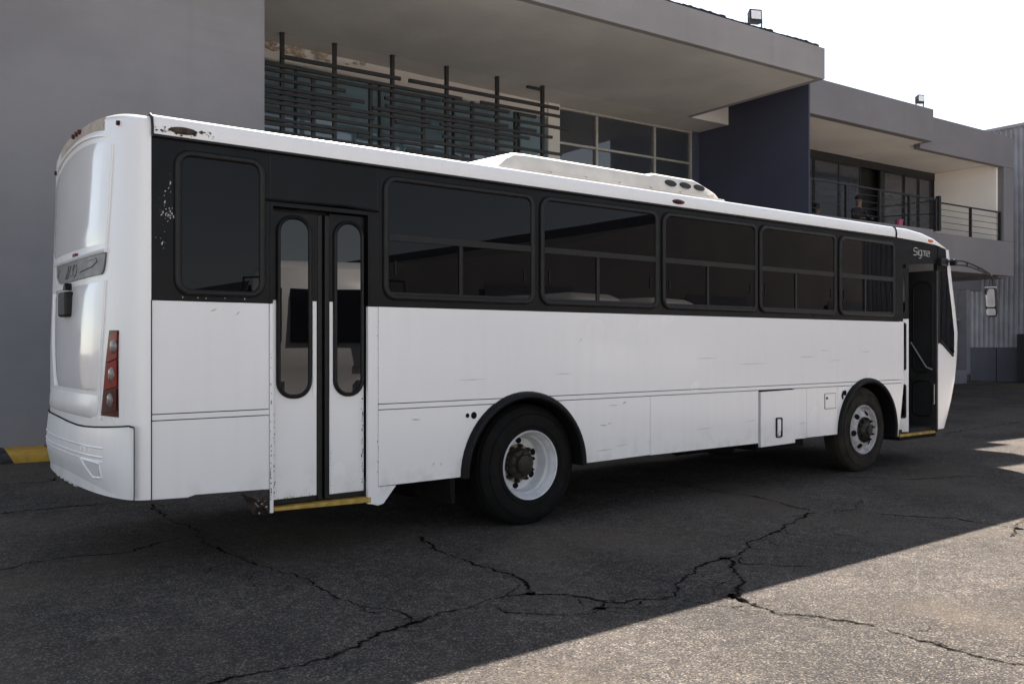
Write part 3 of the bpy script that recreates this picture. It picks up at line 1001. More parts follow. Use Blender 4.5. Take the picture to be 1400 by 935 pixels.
ed = rear_tube([(1.80, 2.225), (1.3, 2.222), (.8, 2.224), (.37, 2.232)], .016, .010, 8)
part(ed, "emblem_ledge", M['white'], RCAP, 40)
l = rear_patch([(2.235, 1.04, 1.13), (2.262, 1.04, 1.13)], .018, 4); part(l, "marker_lamp", M['red_lens'], RCAP)
# hanging black lamp box
p = SP(1.24, 1.90, 0)
l = MB(); l.box(p.x - .062, p.x + .01, 1.10, 1.34, 1.80, 1.985)
LB = part(l, "plate_lamp", M['rubber'], RCAP, bevel=.018)
l = MB(); l.prism([(1.17, 2.0), (1.27, 2.0), (1.25, 2.035), (1.20, 2.05)], p.x - .04, p.x + .01, 'x'); part(l, "bracket", M['rubber'], LB)
# engine cover: raised centre panel, lower ledge, vertical ridges
l = rear_patch([(1.262, .50, 1.62), (1.34, .46, 1.66), (1.5, .43, 1.72), (1.75, .415, 1.78), (1.95, .41, 1.82), (2.035, .41, 1.83)], .010, 18, -.006, .012)
part(l, "engine_cover", M['gloss_white'], RCAP, 60)
l = rear_patch([(1.085, .62, 1.95), (1.11, .50, 2.05), (1.17, .46, 2.03), (1.245, .47, 2.0)], .016, 18, -.006, .014)
part(l, "rear_ledge", M['white'], RCAP, 60)
for path, r_w in ((((.375, 2.03), (.385, 1.75), (.405, 1.5), (.43, 1.30), (.44, 1.12), (.40, 1.09)), .010),
                  (((.335, 2.95), (.36, 2.5), (.385, 2.24)), .010), (((1.90, 2.0), (1.86, 1.75), (1.78, 1.45), (1.70, 1.27)), .010)):
    part(rear_tube(path, r_w, .002, 8), "body_ridge", M['white'], RCAP, 40)
# tail lights, near and far side
def tail_light(flip):
    F = (lambda y: 2.5 - (y - .17) * .55 - .02) if flip else (lambda y: y)
    secs = [(1.130, 1.285, .375, .350, .182), (1.290, 1.470, .345, .312, .180), (1.475, 1.660, .300, .262, .178)]
    frame = rear_patch([(1.115, F(.41), F(.17)), (1.29, F(.37), F(.172)), (1.475, F(.335), F(.172)), (1.69, F(.29), F(.172))], .004, 8)
    T_ = part(frame, "tail_light", M['dark_red_lens'], RCAP, 40)
    for i, (z0, z1, ya, yb_, yn) in enumerate(secs):
        n_ = 5
        rows_ = []
        for k in range(n_ + 1):
            t = k / n_
            zz = z0 + (z1 - z0 - .008) * t
            rows_.append(((zz, zz + .028), F(ya + (yb_ - ya) * t), F(yn)))
        part(rear_patch(rows_, .013, 8), "lamp_lens", M['red_lens'] if i else M['dark_red_lens'], T_, 40)
        cy = F((yn + .5 * (ya + yb_)) / 2 - .018); cz = (z0 + z1) / 2 + .015
        rad = .040
        m1 = MB(); lo_ = []
        for sc_, dd in ((1.0, .012), (.92, .019), (.5, .023), (.03, .024)):
            lo_.append([tuple(SP(cy + rad * .95 * sc_ * math.cos(2 * math.pi * k / 16), cz + rad * 1.25 * sc_ * math.sin(2 * math.pi * k / 16), dd)) for k in range(16)])
        m1.loft(lo_); part(m1, "lamp_bowl", M['clear_lens'], T_, 50)
tail_light(False); tail_light(True)
# bumper
BX = -3.300
def bump_x(y, z):
    w = min(1, abs((y - 1.25) / 1.262))
    t = (z - .58) / .46
    prof = .002 + .024 * math.sin(max(0, min(1, t * .85 + .15)) * math.pi) ** .8 - .09 * max(0, .4 - t)
    return XS - (dzr(z) + prof) * max(1 - w ** 2.6, 0) ** (1 / 2.6)
def bump_top(y): return 1.012 + .045 * min(1, abs((y - .85) / .8) ** 1.5) * (1 if y < .85 else .55)
def bump_bot(y): return .592 - .012 * math.sin(math.pi * y / 2.5) + (.08 * max(0, (y - 1.7) / .8) if y > 1.7 else 0)
lo = []
ysb = [-.012] + ts[1:] + [1.25] + [2.5 - t for t in ts[:0:-1]] + [2.512]
for k in range(13):
    t = k / 12
    row = [(BX, -.012, bump_bot(0) + (bump_top(0) - bump_bot(0)) * t)]
    for y in ysb:
        z = bump_bot(y) + (bump_top(y) - bump_bot(y)) * t
        row.append((min(BX - .0, bump_x(y, z)) if .0 < y < 2.5 else BX - .0, y, z))
    row.append((BX, 2.512, bump_bot(2.5) + (bump_top(2.5) - bump_bot(2.5)) * t))
    lo.append(row)
inner = [(x + .07 if .2 < y < 2.3 else x, y + (.0 if .2 < y < 2.3 else 0), z - .004) for x, y, z in lo[-1]]
bp_ = MB(); bp_.loft(lo + [inner], closed=False, caps=False)
BPR = part(bp_, "rear_bumper", M['white'], smooth=50)
def BP(y, z, off=0.0):
    e_ = .01
    dx = (bump_x(y + e_, z) - bump_x(y - e_, z)) / (2 * e_)
    dz_ = (bump_x(y, z + e_) - bump_x(y, z - e_)) / (2 * e_)
    n = Vector((-1, dx, dz_)).normalized()
    return Vector((bump_x(y, z), y, z)) + n * off
def bumper_tube(path, r, off, sub=8):
    pts = []
    for (a, b_), (c, d) in zip(path, path[1:]):
        for k in range(sub):
            t = k / sub
            pts.append(tuple(BP(a + (c - a) * t, b_ + (d - b_) * t, off)))
    pts.append(tuple(BP(*path[-1], off)))
    m1 = MB(); m1.tube(pts, r, 6); return m1
yl = [.32, .5, .8, 1.2, 1.6, 2.0, 2.25]
part(bumper_tube([(y, .905 - .02 * math.sin(y)) for y in yl], .008, -.002), "bumper_ridge", M['white'], BPR, 40)
part(bumper_tube([(y, .845 - .02 * math.sin(y)) for y in yl], .008, -.002), "bumper_ridge", M['white'], BPR, 40)
part(bumper_tube([(y, .815 - .02 * math.sin(y)) for y in yl], .006, -.002), "bumper_ridge", M['white'], BPR, 40)
def bump_patch(rows_, off, mat, name, ny=10):
    m1 = MB(); T = []
    for z, y0, y1 in rows_:
        T.append([tuple(BP(y0 + (y1 - y0) * k / ny, z, off)) for k in range(ny + 1)])
    m1.loft(T, closed=False, caps=False)
    return part(m1, name, mat, BPR, 40)
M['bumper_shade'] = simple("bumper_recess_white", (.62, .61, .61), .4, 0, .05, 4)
# fog lamp pocket: a framed pocket with a sloped floor
part(bumper_tube([(.72, .80), (.36, .795), (.35, .70), (.50, .685), (.72, .80)], .007, .002, 5), "fog_pocket_rim", M['white'], BPR, 40)
bump_patch([(.705, .39, .54), (.74, .38, .60), (.785, .375, .68)], .0025, M['bumper_shade'], "fog_pocket", 6)
for y in (.62, .72):
    part(bumper_tube([(y, .885), (y, .855)], .008, .006, 3), "bumper_rib", M['white'], BPR, 40)
for k in range(5):
    y = 1.15 + k * .16
    p = BP(y, .60, -.01)
    m1 = MB(); m1.prism([(y - .05, .60), (y - .035, .545), (y + .035, .545), (y + .05, .60)], p.x + .005, p.x + .05, 'x')
    part(m1, "bumper_tooth", M['white'], BPR)
# dark joint lines round the bumper
jt = [(min(rear_x(y, 1.05), bump_x(y, 1.03)) - .002, y, bump_top(y) + .006) for y in [.05, .1, .2, .35, .5, .7, .9, 1.2, 1.6, 2.0, 2.3]]
m1 = MB(); m1.tube([(BX - .002, -.006, bump_top(0) + .003), (BX - .012, .01, bump_top(0) + .004)] + jt, .0055, 6); part(m1, "bumper_joint", M['gap'], BPR, 40)
m1 = MB(); m1.box(-3.299, -3.293, -.0085, .0, .585, 1.06); part(m1, "bumper_joint", M['gap'], BPR)
m1 = MB(); m1.box(-3.19, -3.184, -.009, .0, .578, 1.886); part(m1, "cap_joint", M['gap'])

# ---- front cap (mostly hidden from here)
NK = [(.43, 7.27), (.60, 7.37), (.8, 7.47), (1.09, 7.575), (1.3, 7.62), (1.476, 7.645), (1.754, 7.660), (2.1, 7.59), (2.45, 7.50), (2.72, 7.445), (2.90, 7.405)]
def nose(z):
    for (z0, x0), (z1, x1) in zip(NK, NK[1:]):
        if z <= z1:
            return x0 + (x1 - x0) * max(0, (z - z0)) / (z1 - z0)
    return NK[-1][1]
def front_x(y, z):
    w = min(1, abs((y - 1.25) / 1.25))
    return nose(z) + .42 * max(1 - w ** 3, 0) ** (1 / 3)
lo = []
for z in [.43, .5, .6, .7, .8, .95, 1.09, 1.2, 1.3, 1.4, 1.476, 1.6, 1.754, 1.9, 2.1, 2.3, 2.45, 2.6, 2.72, 2.82, 2.905]:
    row = [(7.205, 0, z)] + [(front_x(y, z), y, z) for y in ys] + [(7.205, 2.5, z)]
    lo.append(row)
fc = MB(); fc.loft(lo, closed=False, caps=False)
FCAP = part(fc, "front_cap", M['white'], smooth=55)
def front_patch(rows_, off, mat, name, parent=FCAP, ny=18):
    m1 = MB(); T = []
    for z, y0, y1 in rows_:
        row = []
        for k in range(ny + 1):
            y = y0 + (y1 - y0) * k / ny
            dx = (front_x(y + .01, z) - front_x(y - .01, z)) / .02
            n = Vector((1, -dx, 0)).normalized()
            q = Vector((front_x(y, z), y, z)) + n * off
            row.append(tuple(q))
        T.append(row)
    m1.loft(T, closed=False, caps=False)
    return part(m1, name, mat, parent, 50)
ws = front_patch([(z, .05, 2.45) for z in (1.50, 1.65, 1.754, 1.9, 2.1, 2.3, 2.45, 2.6, 2.72, 2.86)], .004, M['glass'], "windscreen")
front_patch([(z, .12, .62) for z in (.80, .9, 1.0, 1.05)], .006, M['clear_lens'], "headlight", ny=8)
front_patch([(z, 1.88, 2.38) for z in (.80, .9, 1.0, 1.05)], .006, M['clear_lens'], "headlight", ny=8)
front_patch([(z, .8, 1.7) for z in (.85, .95, 1.02)], .006, M['dark'], "front_grille", ny=8)
# quarter light and black pillar on the near side
m1 = MB(); m1.prism([(7.245, 2.58), (7.235, 1.64), (7.62, 1.42), (7.655, 1.52), (7.66, 1.75), (7.585, 2.10), (7.50, 2.45), (7.46, 2.62)], -.008, .002)
QL = part(m1, "quarter_light", M['glass'], FCAP)
m1 = MB(); m1.tube([(7.24, -.008, 1.66), (7.62, -.008, 1.435), (7.645, -.008, 1.50)], .016, 6); part(m1, "glass_seal", M['rubber'], QL, 40)
m1 = MB(); m1.prism([(7.205, 1.60), (7.24, 1.60), (7.25, 2.62), (7.205, 2.70)], -.010, .002); part(m1, "black_pillar", M['black_band'], FCAP)
m1 = MB(); m1.prism([(7.205, 2.60), (7.47, 2.60), (7.42, 2.90), (7.205, 2.93)], -.006, .002); part(m1, "header_panel", M['black_band'], FCAP)
m1 = MB(); m1.box(7.185, 7.204, -.004, .05, .40, 1.18); part(m1, "door_edge", M['rubber'])
m1 = MB(); m1.box(7.187, 7.204, -.006, .05, 1.60, 2.70); part(m1, "door_edge", M['rubber'])

# ---- badge
U_ = .0925
BADGE = [  # (advance, strokes)
    (1.15, [[(.9, 1), (.2, 1), (.05, .93), (0, .8), (0, .68), (.05, .56), (.2, .5), (.7, .5), (.85, .44), (.9, .32), (.9, .18), (.85, .06), (.7, 0), (0, 0)]]),
    (.28, [[(.02, 0), (.02, .74)], [(.02, .93), (.02, .99)]]),
    (.97, [[(.72, .74), (.2, .74), (.05, .68), (0, .55), (0, .19), (.05, .06), (.2, 0), (.72, 0)], [(.72, .74), (.72, -.22), (.66, -.33), (.52, -.38), (.08, -.38)]]),
    (1.29, [[(0, 0), (0, .74), (.36, .74), (.48, .69), (.52, .58), (.52, 0)], [(.52, .74), (.88, .74), (1.0, .69), (1.04, .58), (1.04, 0)]]),
    (.75, [[(.08, .74), (.55, .74), (.68, .69), (.72, .58), (.72, 0), (.14, 0), (.03, .06), (0, .18), (0, .26), (.03, .37), (.14, .43), (.72, .43)]])]
bm_ = MB(); adv = 0
for w_a, strokes in BADGE:
    for st_ in strokes:
        bm_.tube([(6.548 + U_ * (adv + a_ + .10 * b_), -.006, 2.780 + U_ * b_) for a_, b_ in st_], .0062, 6)
    adv += w_a * 1.03
part(bm_, "badge", M['badge'], smooth=40)

# ---- wheel arches
def arch_trim(c, cz, r, a0, a1):
    m1 = MB(); lo_ = []
    n_ = 30
    for k in range(n_ + 1):
        a = R_(a0 + (a1 - a0) * k / n_)
        ca, sa = math.cos(a), math.sin(a)
        lo_.append([(c + q * ca, y, cz + q * sa) for q, y in ((r + .006, .0), (r + .004, -.020), (r - .012, -.046), (r - .040, -.052), (r - .058, -.040), (r - .062, .0), (r - .062, .30), (r - .050, .30), (r - .045, .03))])
    m1.loft(lo_)
    return part(m1, "wheel_arch", M['arch'], smooth=40)
arch_trim(RC, RZ, RR, 0, 180)
arch_trim(FC, FZ, FR, -10, 180)

# ---- wheels
def make_wheel(cx, cz, y0, front, mat_t, far=False):
    """y0 is the outer sidewall; the axle runs along +y"""
    w_ = empty("wheel", Vector((cx, y0, 0)) - BUS_ORG, 0, bus)
    org = Vector((cx, y0, 0))
    RT = .527
    def tyre_prof(ya, yb):
        return [(.302, ya + .012), (.33, ya + .002), (.39, ya - .006), (.435, ya), (.468, ya + .004), (.487, ya + .020), (RT - .010, ya + .032), (RT, ya + .048), (RT + .002, (ya + yb) / 2), (RT, yb - .048), (RT - .012, yb - .03), (.47, yb - .004), (.39, yb + .004), (.302, yb - .012)]
    def W(mb, name, mat, parent, smooth=40, bevel=0):
        return mb.build(name, mat, parent, org, smooth, bevel)
    t = MB(); t.lathe_y(tyre_prof(y0, y0 + .27), cx, cz, 64, True)
    # tread grooves as thin raised ribs on the crown
    for yy_ in (.075, .115, .155, .195):
        t.lathe_y([(RT, y0 + yy_), (RT + .008, y0 + yy_ + .004), (RT + .008, y0 + yy_ + .028), (RT, y0 + yy_ + .032)], cx, cz, 64)
    W(t, "tyre", mat_t, w_)
    t = MB()
    for q in (.345, .455):
        t.lathe_y([(q - .004, y0 - .0015), (q, y0 - .008), (q + .004, y0 - .0015)], cx, cz, 64)
    W(t, "sidewall_ring", mat_t, w_)
    if not front:
        t = MB(); t.lathe_y(tyre_prof(y0 + .31, y0 + .58), cx, cz, 48, True); W(t, "inner_tyre", M['tyre'], w_)
    r1 = MB()
    if front:
        r1.lathe_y([(.296, y0 + .03), (.308, y0 + .004), (.300, y0 - .006), (.288, y0 + .002), (.280, y0 + .035), (.262, y0 + .05), (.245, y0 + .045), (.215, y0 + .018), (.170, y0 + .0), (.11, y0 - .004), (.11, y0 + .05)], cx, cz, 64)
    else:
        r1.lathe_y([(.296, y0 + .03), (.308, y0 + .004), (.302, y0 - .008), (.293, y0 - .002), (.284, y0 + .03), (.272, y0 + .042), (.266, y0 + .075), (.264, y0 + .080), (.250, y0 + .092), (.247, y0 + .100), (.246, y0 + .150), (.240, y0 + .165), (.238, y0 + .190), (.232, y0 + .198), (.16, y0 + .202), (.05, y0 + .202)], cx, cz, 64)
    RM = W(r1, "rim", M['dull_rim'] if front else M['rim'], w_)
    d_ = MB()
    if front:
        d_.lathe_y([(.162, y0 - .0035), (.135, y0 - .008), (.04, y0 - .008)], cx, cz, 48)
    else:
        d_.lathe_y([(.172, y0 + .199), (.165, y0 + .197), (.11, y0 + .196), (.05, y0 + .196)], cx, cz, 48)
    W(d_, "hub_flange", M['hub'] if front else M['rim_dirt'], w_)
    # hand holes
    nh = 6
    for k in range(nh):
        a = 2 * math.pi * (k + (.15 if front else .42)) / nh
        hr, hy, hrad = (.214, y0 + .012, .034) if front else (.203, y0 + .1985, .030)
        hx, hz = cx + hr * math.cos(a), cz + hr * math.sin(a)
        m1 = MB(); n_ = 16; lo_ = []
        tl = 0.55 if front else 0.57
        for sc_, dd in ((1.12, .002), (1.0, -.004), (.9, -.0025), (.03, -.002)):
            ring_ = []
            for j in range(n_):
                g_ = 2 * math.pi * j / n_
                u = hrad * sc_ * math.cos(g_); v_2 = hrad * .82 * sc_ * math.sin(g_)
                ring_.append((hx - u * math.sin(a) + v_2 * math.cos(a), hy + dd + (v_2 * tl if front else 0), hz + u * math.cos(a) + v_2 * math.sin(a)))
            lo_.append(ring_)
        m1.loft(lo_); W(m1, "hand_hole", M['gap'], w_)
    hb = MB()
    if front:
        hb.lathe_y([(.118, y0 - .006), (.115, y0 - .035), (.095, y0 - .055), (.06, y0 - .062), (.055, y0 - .085), (.02, y0 - .09), (.001, y0 - .09)], cx, cz, 32)
        br, by0, by1 = .138, y0 - .045, y0 - .004
    else:
        hb.lathe_y([(.142, y0 + .20), (.138, y0 + .14), (.120, y0 + .115), (.088, y0 + .11), (.08, y0 + .075), (.05, y0 + .065), (.001, y0 + .065)], cx, cz, 32)
        br, by0, by1 = .158, y0 + .155, y0 + .198
    W(hb, "hub", M['hub'], w_)
    for k in range(10):
        nb = MB()
        a = 2 * math.pi * k / 10 + .2
        x, z = cx + br * math.cos(a), cz + br * math.sin(a)
        nb.tube([(x, by0 - .018, z), (x, by0, z)], .009, 8)
        nb.tube([(x, by0, z), (x, by1, z)], .019, 6)
        W(nb, "wheel_nut", M['hub'], w_)
    if not front:
        for k in range(8):
            a = 2 * math.pi * k / 8
            x, z = cx + .10 * math.cos(a), cz + .10 * math.sin(a)
            nb = MB(); nb.tube([(x, y0 + .095, z), (x, y0 + .118, z)], .010, 6); W(nb, "hub_bolt", M['hub'], w_)
    return w_
wr = make_wheel(.06, .528, .045, False, M['tyre'])
wf = make_wheel(5.43, .526, .040, True, M['dusty_tyre'])
for w_ in (wr, wf):                                  # far-side wheels: copies turned round
    c = w_.copy(); COL.objects.link(c)
    c.rotation_euler = (0, 0, math.pi)
    c.location = (w_.location.x, 2.5 - (w_.location.y + 1.25) - 1.25, w_.location.z)
    for ch in list(w_.children):
        d = ch.copy(); COL.objects.link(d); d.parent = c
# ---- underbody
u = MB()
u.tube([(0, .35, .515), (0, 2.15, .515)], .09, 12)
u.lathe_y([(.01, 1.05), (.2, 1.1), (.22, 1.25), (.2, 1.4), (.01, 1.45)], 0, .515, 20)
u.tube([(5.34, .3, .5), (5.34, 2.2, .5)], .07, 10)
u.box(-3.0, 6.9, .70, .82, .50, .72); u.box(-3.0, 6.9, 1.68, 1.80, .50, .72)
part(u, "axle_frame", M['dark'], smooth=40)
u = MB(); u.tube([(2.3, .35, .56), (3.2, .35, .56)], .15, 16); u.box(3.4, 4.3, .15, .6, .40, .55)
part(u, "fuel_tank", M['dark'], smooth=40)
u = MB(); u.prism([(-.80, .50), (-.745, .50), (-.75, .28), (-.78, .28)], .05, .62); part(u, "mud_flap", M['dark'])
u = MB(); u.tube([(-2.0, 1.2, .60), (-2.9, 1.3, .50), (-3.15, 1.3, .48)], .06, 10); part(u, "exhaust_pipe", M['hub'], smooth=40)
# far side, seen only from elsewhere
u = MB(); u.box(-3.186, 7.2, 2.472, 2.5, .52, 1.886); part(u, "side_panel", M['white'])
u = MB(); u.box(-3.186, 7.2, 2.472, 2.501, 1.892, 2.968); part(u, "window_band", M['black_band'])
for x0 in (-3.0, -1.45, .12, 1.69, 3.24, 4.79):
    u = MB(); u.prism(rr(x0, x0 + 1.49, 1.96, 2.86, .07), 2.502, 2.510); part(u, "window", M['glass'])

# ---- mirror on its long arm
a1 = [(7.24, .02, 2.715), (7.38, -.10, 2.735), (7.50, -.13, 2.745), (7.62, -.14, 2.748), (7.85, -.16, 2.712), (8.08, -.18, 2.665), (8.27, -.20, 2.605), (8.345, -.20, 2.575)]
a2 = [(7.44, -.12, 2.685), (7.62, -.14, 2.690), (7.82, -.16, 2.672), (8.05, -.18, 2.632), (8.27, -.20, 2.585)]
m1 = MB(); m1.tube(a1, .013, 8); m1.tube(a2, .012, 8)
m1.tube([(7.47, -.125, 2.68), (7.47, -.125, 2.745)], .016, 8)
m1.tube([(7.74, -.15, 2.68), (7.72, -.15, 2.735)], .012, 6)
m1.tube([(8.02, -.175, 2.635), (8.0, -.175, 2.68)], .010, 6)
m1.tube([(8.345, -.20, 2.58), (8.38, -.205, 2.52), (8.385, -.205, 2.42)], .013, 8)
MA = part(m1, "mirror_arm", M['rubber'], smooth=50)
m1 = MB(); m1.box(7.20, 7.40, -.06, .05, 2.67, 2.77); m1.box(7.40, 7.46, -.15, -.06, 2.675, 2.76); part(m1, "arm_mount", M['rubber'], MA, bevel=.012)
def rot_pl(mb, c, ang):
    ca, sa = math.cos(ang), math.sin(ang)
    mb.v = [(c[0] + (x - c[0]) * ca - (y - c[1]) * sa, c[1] + (x - c[0]) * sa + (y - c[1]) * ca, z) for x, y, z in mb.v]
    return mb
mc = (8.33, -.20)
ang = R_(10)
def tilt(mb):
    mb.v = [(x - .13 * (z - 2.2), y, z) for x, y, z in mb.v]
    return mb
m1 = MB(); m1.prism(rr(-.275, -.125, 1.985, 2.405, .045), 8.33, 8.43, 'x'); MH = part(tilt(rot_pl(m1, mc, ang)), "mirror_head", M['rubber'], MA, bevel=.015)
m1 = MB(); m1.prism(rr(-.260, -.140, 2.125, 2.385, .025), 8.322, 8.331, 'x'); part(tilt(rot_pl(m1, mc, ang)), "mirror_glass", M['chrome'], MH)
m1 = MB(); m1.prism(rr(-.260, -.140, 2.005, 2.105, .025), 8.320, 8.331, 'x'); part(tilt(rot_pl(m1, mc, ang)), "wide_mirror_glass", M['chrome'], MH)
m1 = MB(); m1.box(8.33, 8.435, -.265, -.135, 2.402, 2.412); part(tilt(rot_pl(m1, mc, ang)), "head_cap", M['white'], MH)

# ---- wear: flaked band, chipped door edges, scratches
def flakes(name, mat, pts, y, parent=None):
    m1 = MB()
    rg = random.Random(len(pts))
    for x, z, a in pts:
        n_ = rg.randint(4, 6)
        an = sorted(rg.uniform(0, 2 * math.pi) for _ in range(n_))
        el = rg.uniform(.6, 2.2); th_ = rg.uniform(0, math.pi)
        v = []
        for q in an:
            r0 = a * rg.uniform(.5, 1.2)
            px_, pz_ = r0 * math.cos(q) * .8, r0 * math.sin(q) * el
            v.append((x + px_, y, z + pz_))
        m1.add(v, [tuple(range(n_))])
    return part(m1, name, mat)
rg = random.Random(21)
pts = []
for k in range(34):
    t = rg.random()
    pts.append((-3.125 + .06 * t + rg.gauss(0, .022), 2.22 + .50 * t ** .9 + rg.gauss(0, .02), abs(rg.gauss(0, .004)) + .0015))
for k in range(26):
    pts.append((-3.075 + rg.gauss(0, .018), 2.465 + rg.gauss(0, .022), abs(rg.gauss(0, .004)) + .002))
for k in range(5):
    pts.append((rg.uniform(-3.17, -2.42), 1.905 + rg.uniform(0, .01), .006))
flakes("paint_flake", M['flake'], pts, -.0022)
pts = []
for k in range(46):
    z = rg.choice((rg.uniform(.5, 1.6), rg.uniform(.45, .9)))
    pts.append((-2.372 + rg.uniform(0, .010), z, rg.uniform(.003, .008)))
flakes("chipped_edge", M['gap'], pts, -.0092)
pts = [( -2.322 + rg.gauss(0, .004), rg.choice((rg.uniform(.5, 1.15), rg.uniform(.5, .75))), rg.uniform(.003, .007)) for k in range(60)]
pts += [(-1.605 + rg.gauss(0, .004), rg.uniform(.5, 1.2), rg.uniform(.003, .007)) for k in range(60)]
pts += [(-1.872 + rg.gauss(0, .003), rg.uniform(.5, .9), rg.uniform(.002, .004)) for k in range(24)]
pts += [(rg.uniform(-2.3, -2.0), .478 + abs(rg.gauss(0, .008)), .005) for k in range(14)]
flakes("chipped_edge", M['gap'], pts, .0492)
pts = [(-1.503 + rg.uniform(-.004, .006), rg.uniform(.6, 1.8), rg.uniform(.002, .005)) for k in range(30)] + [(rg.uniform(-1.5, -1.36), .499, .005) for k in range(14)]
flakes("chipped_edge", M['gap'], pts, -.0068)
M['scuff'] = simple("grey_scuff", (.36, .34, .33), .7, 0, .2, 40)
m1 = MB()
for x, z, L_, w_, sl in ((-.75, 1.30, .30, .003, .01), (.95, 1.02, .16, .004, -.02), (1.15, 1.03, .05, .010, .3), (.85, .84, .10, .006, -.05), (.95, .845, .06, .005, .2), (.80, .60, .22, .004, .04), (1.05, .63, .18, .003, .03),
                        (-1.20, 1.00, .09, .005, -.05), (2.2, 1.45, .35, .003, 0), (2.9, 1.38, .5, .003, .01), (4.0, 1.45, .3, .004, 0), (4.4, 1.52, .2, .003, 0), (4.6, 1.40, .25, .003, .02), (3.6, 1.0, .28, .003, .01), (4.0, .68, .12, .005, .1),
                        (-2.8, 1.82, .05, .005, .4), (-2.62, 1.80, .03, .006, .8), (.3, 1.33, .22, .003, 0), (5.3, 1.5, .2, .004, 0), (3.0, .75, .2, .003, .1), (2.2, .72, .3, .003, .02), (-1.0, .62, .02, .008, 1), (-.93, .615, .02, .008, 1), (.6, 1.62, .03, .006, 1)):
    n_ = 7; P_ = []
    rg = random.Random(int((x + 5) * 1000))
    for s_ in (1, -1):
        for k in range(n_) if s_ > 0 else range(n_ - 1, -1, -1):
            t = k / (n_ - 1)
            ww = w_ * math.sin(math.pi * min(.95, max(.05, t))) * rg.uniform(.4, 1)
            P_.append((x + L_ * t, -.0022, z + sl * L_ * t + s_ * ww))
    m1.add(P_, [tuple(range(2 * n_))])
part(m1, "scuff_mark", M['scuff'])

# ================================================================== OFFICE BUILDING (t along the front, o away from the camera)
BROT = R_(-3.2497)
E_T = Vector((math.cos(BROT), math.sin(BROT), 0))
E_O = Vector((-math.sin(BROT), math.cos(BROT), 0))
CAM_G = Vector((CAM.x, CAM.y, 0))
def TO(t, o, z=0.0): return CAM_G + E_T * t + E_O * o + Vector((0, 0, z))
B_ORG = Vector((18.0, 16.0, 0))
bld = empty("office_building", TO(18, 16), BROT)
tag(bld, "grey two-storey office building with deep flat canopy, navy wall and balcony", "building")
def bpart(mb, name, mat, parent=None, smooth=None, bevel=0.0):
    return mb.build(name, mat, parent or bld, B_ORG, smooth, bevel)
P0, CF, PB, PW = 14.66, 13.07, 17.36, 18.50
HS, HT = 7.80, 8.53
m1 = MB(); m1.box(-1.6, 4.89, 14.10, 19.6, 0, HS - .003); bpart(m1, "left_wall", M['wall_grey'], bevel=.02)
m1 = MB(); m1.box(-1.6, 17.94, CF, CF + .16, HS, HT); m1.box(17.78, 17.94, CF + .16, PB, HS, HT); bpart(m1, "canopy_fascia", M['fascia_grey'], bevel=.012)
m1 = MB(); m1.box(-1.6, 17.775, CF + .163, PB, HS + .004, HS + .30); bpart(m1, "canopy_soffit", M['soffit'])
m1 = MB(); m1.box(4.7, 19.44, PB + .002, 19.6, HS + .008, HT - .1); m1.box(17.942, 19.44, PB - .0, PB + .15, HS + .002, HT - .05); bpart(m1, "rear_roof_slab", M['light_wall'])
m1 = MB(); m1.box(-1.6, 17.775, CF + .165, PB, HT - .22, HT - .06); bpart(m1, "canopy_roof", M['tar'])
m1 = MB(); m1.box(17.942, 19.44, 14.25, PB - .003, HT - .12, HT - .03); bpart(m1, "sun_blocker_slab", M['soffit'])  # unseen slab added to stop sun falling through the slot
# ragged tar edge along the top of the canopy
rg = random.Random(9)
t = -1.5
m1 = MB()
while t < 17.7:
    L_ = rg.uniform(.12, .5); hh = rg.uniform(.035, .075)
    if 17.05 < t < 17.25:
        bpart(m1, "tar_edge", M['tar']); m1 = MB(); t += .3; continue
    else:
        m1.prism([(t, HT - .01), (t + L_, HT - .01), (t + L_, HT + hh * rg.uniform(.6, 1)), (t + L_ * .7, HT + hh), (t + L_ * .4, HT + hh * .7), (t, HT + hh * .8)], CF + .01, CF + .10)
    t += L_
bpart(m1, "tar_edge", M['tar'])
# recessed front: wall, pilaster, glass
OA, OB = 17.82, 18.42
def slant(t0, t1, d0, d1, z0, z1):
    m2 = MB()
    def o_at(t): return OA + (OB - OA) * (t - 4.89) / 8.92
    m2.prism([(t0, o_at(t0) + d0), (t1, o_at(t1) + d0), (t1, o_at(t1) + d1), (t0, o_at(t0) + d1)], z0, z1, 'z')
    return m2
bpart(slant(4.89, 13.81, 0, .2, 7.455, HS + .002), "recessed_wall", M['light_wall'])
m1 = MB(); m1.box(4.89, 19.44, PW + .2, PW + .35, 0, 7.9); bpart(m1, "rear_wall", M['interior'])
m1 = MB(); m1.box(13.82, 14.19, PW - .12, PW + .19, 4.30, HS + .006); bpart(m1, "pilaster", M['light_wall'])
m1 = MB(); m1.box(19.15, 19.44, PW - .02, PW + .2, 4.3, HS + .006); bpart(m1, "end_wall", M['navy'])
LW = bpart(slant(4.89, 13.81, .06, .08, 4.30, 7.41), "long_window", M['green_sky_glass'])
bpart(slant(4.89, 13.81, -.02, .05, 7.412, 7.453), "window_frame", M['alu'], LW)
for t in (6.9, 8.9, 10.9, 12.9, 13.70): bpart(slant(t - .025, t + .025, .01, .058, 4.3, 7.41), "mullion", M['dark_steel'], LW)
m1 = MB(); m1.box(14.20, 19.14, PW + .06, PW + .09, 4.30, 7.79); RW = bpart(m1, "office_window", M['office_glass'])
for t in (14.235, 15.54, 17.67, 19.11):
    m1 = MB(); m1.box(t - .035, t + .035, PW - .02, PW + .058, 4.3, 7.73); bpart(m1, "mullion", M['alu'], RW, bevel=.006)
m1 = MB(); m1.box(14.20, 19.145, PW - .025, PW + .058, 7.735, 7.80); bpart(m1, "transom", M['alu'], RW, bevel=.006)
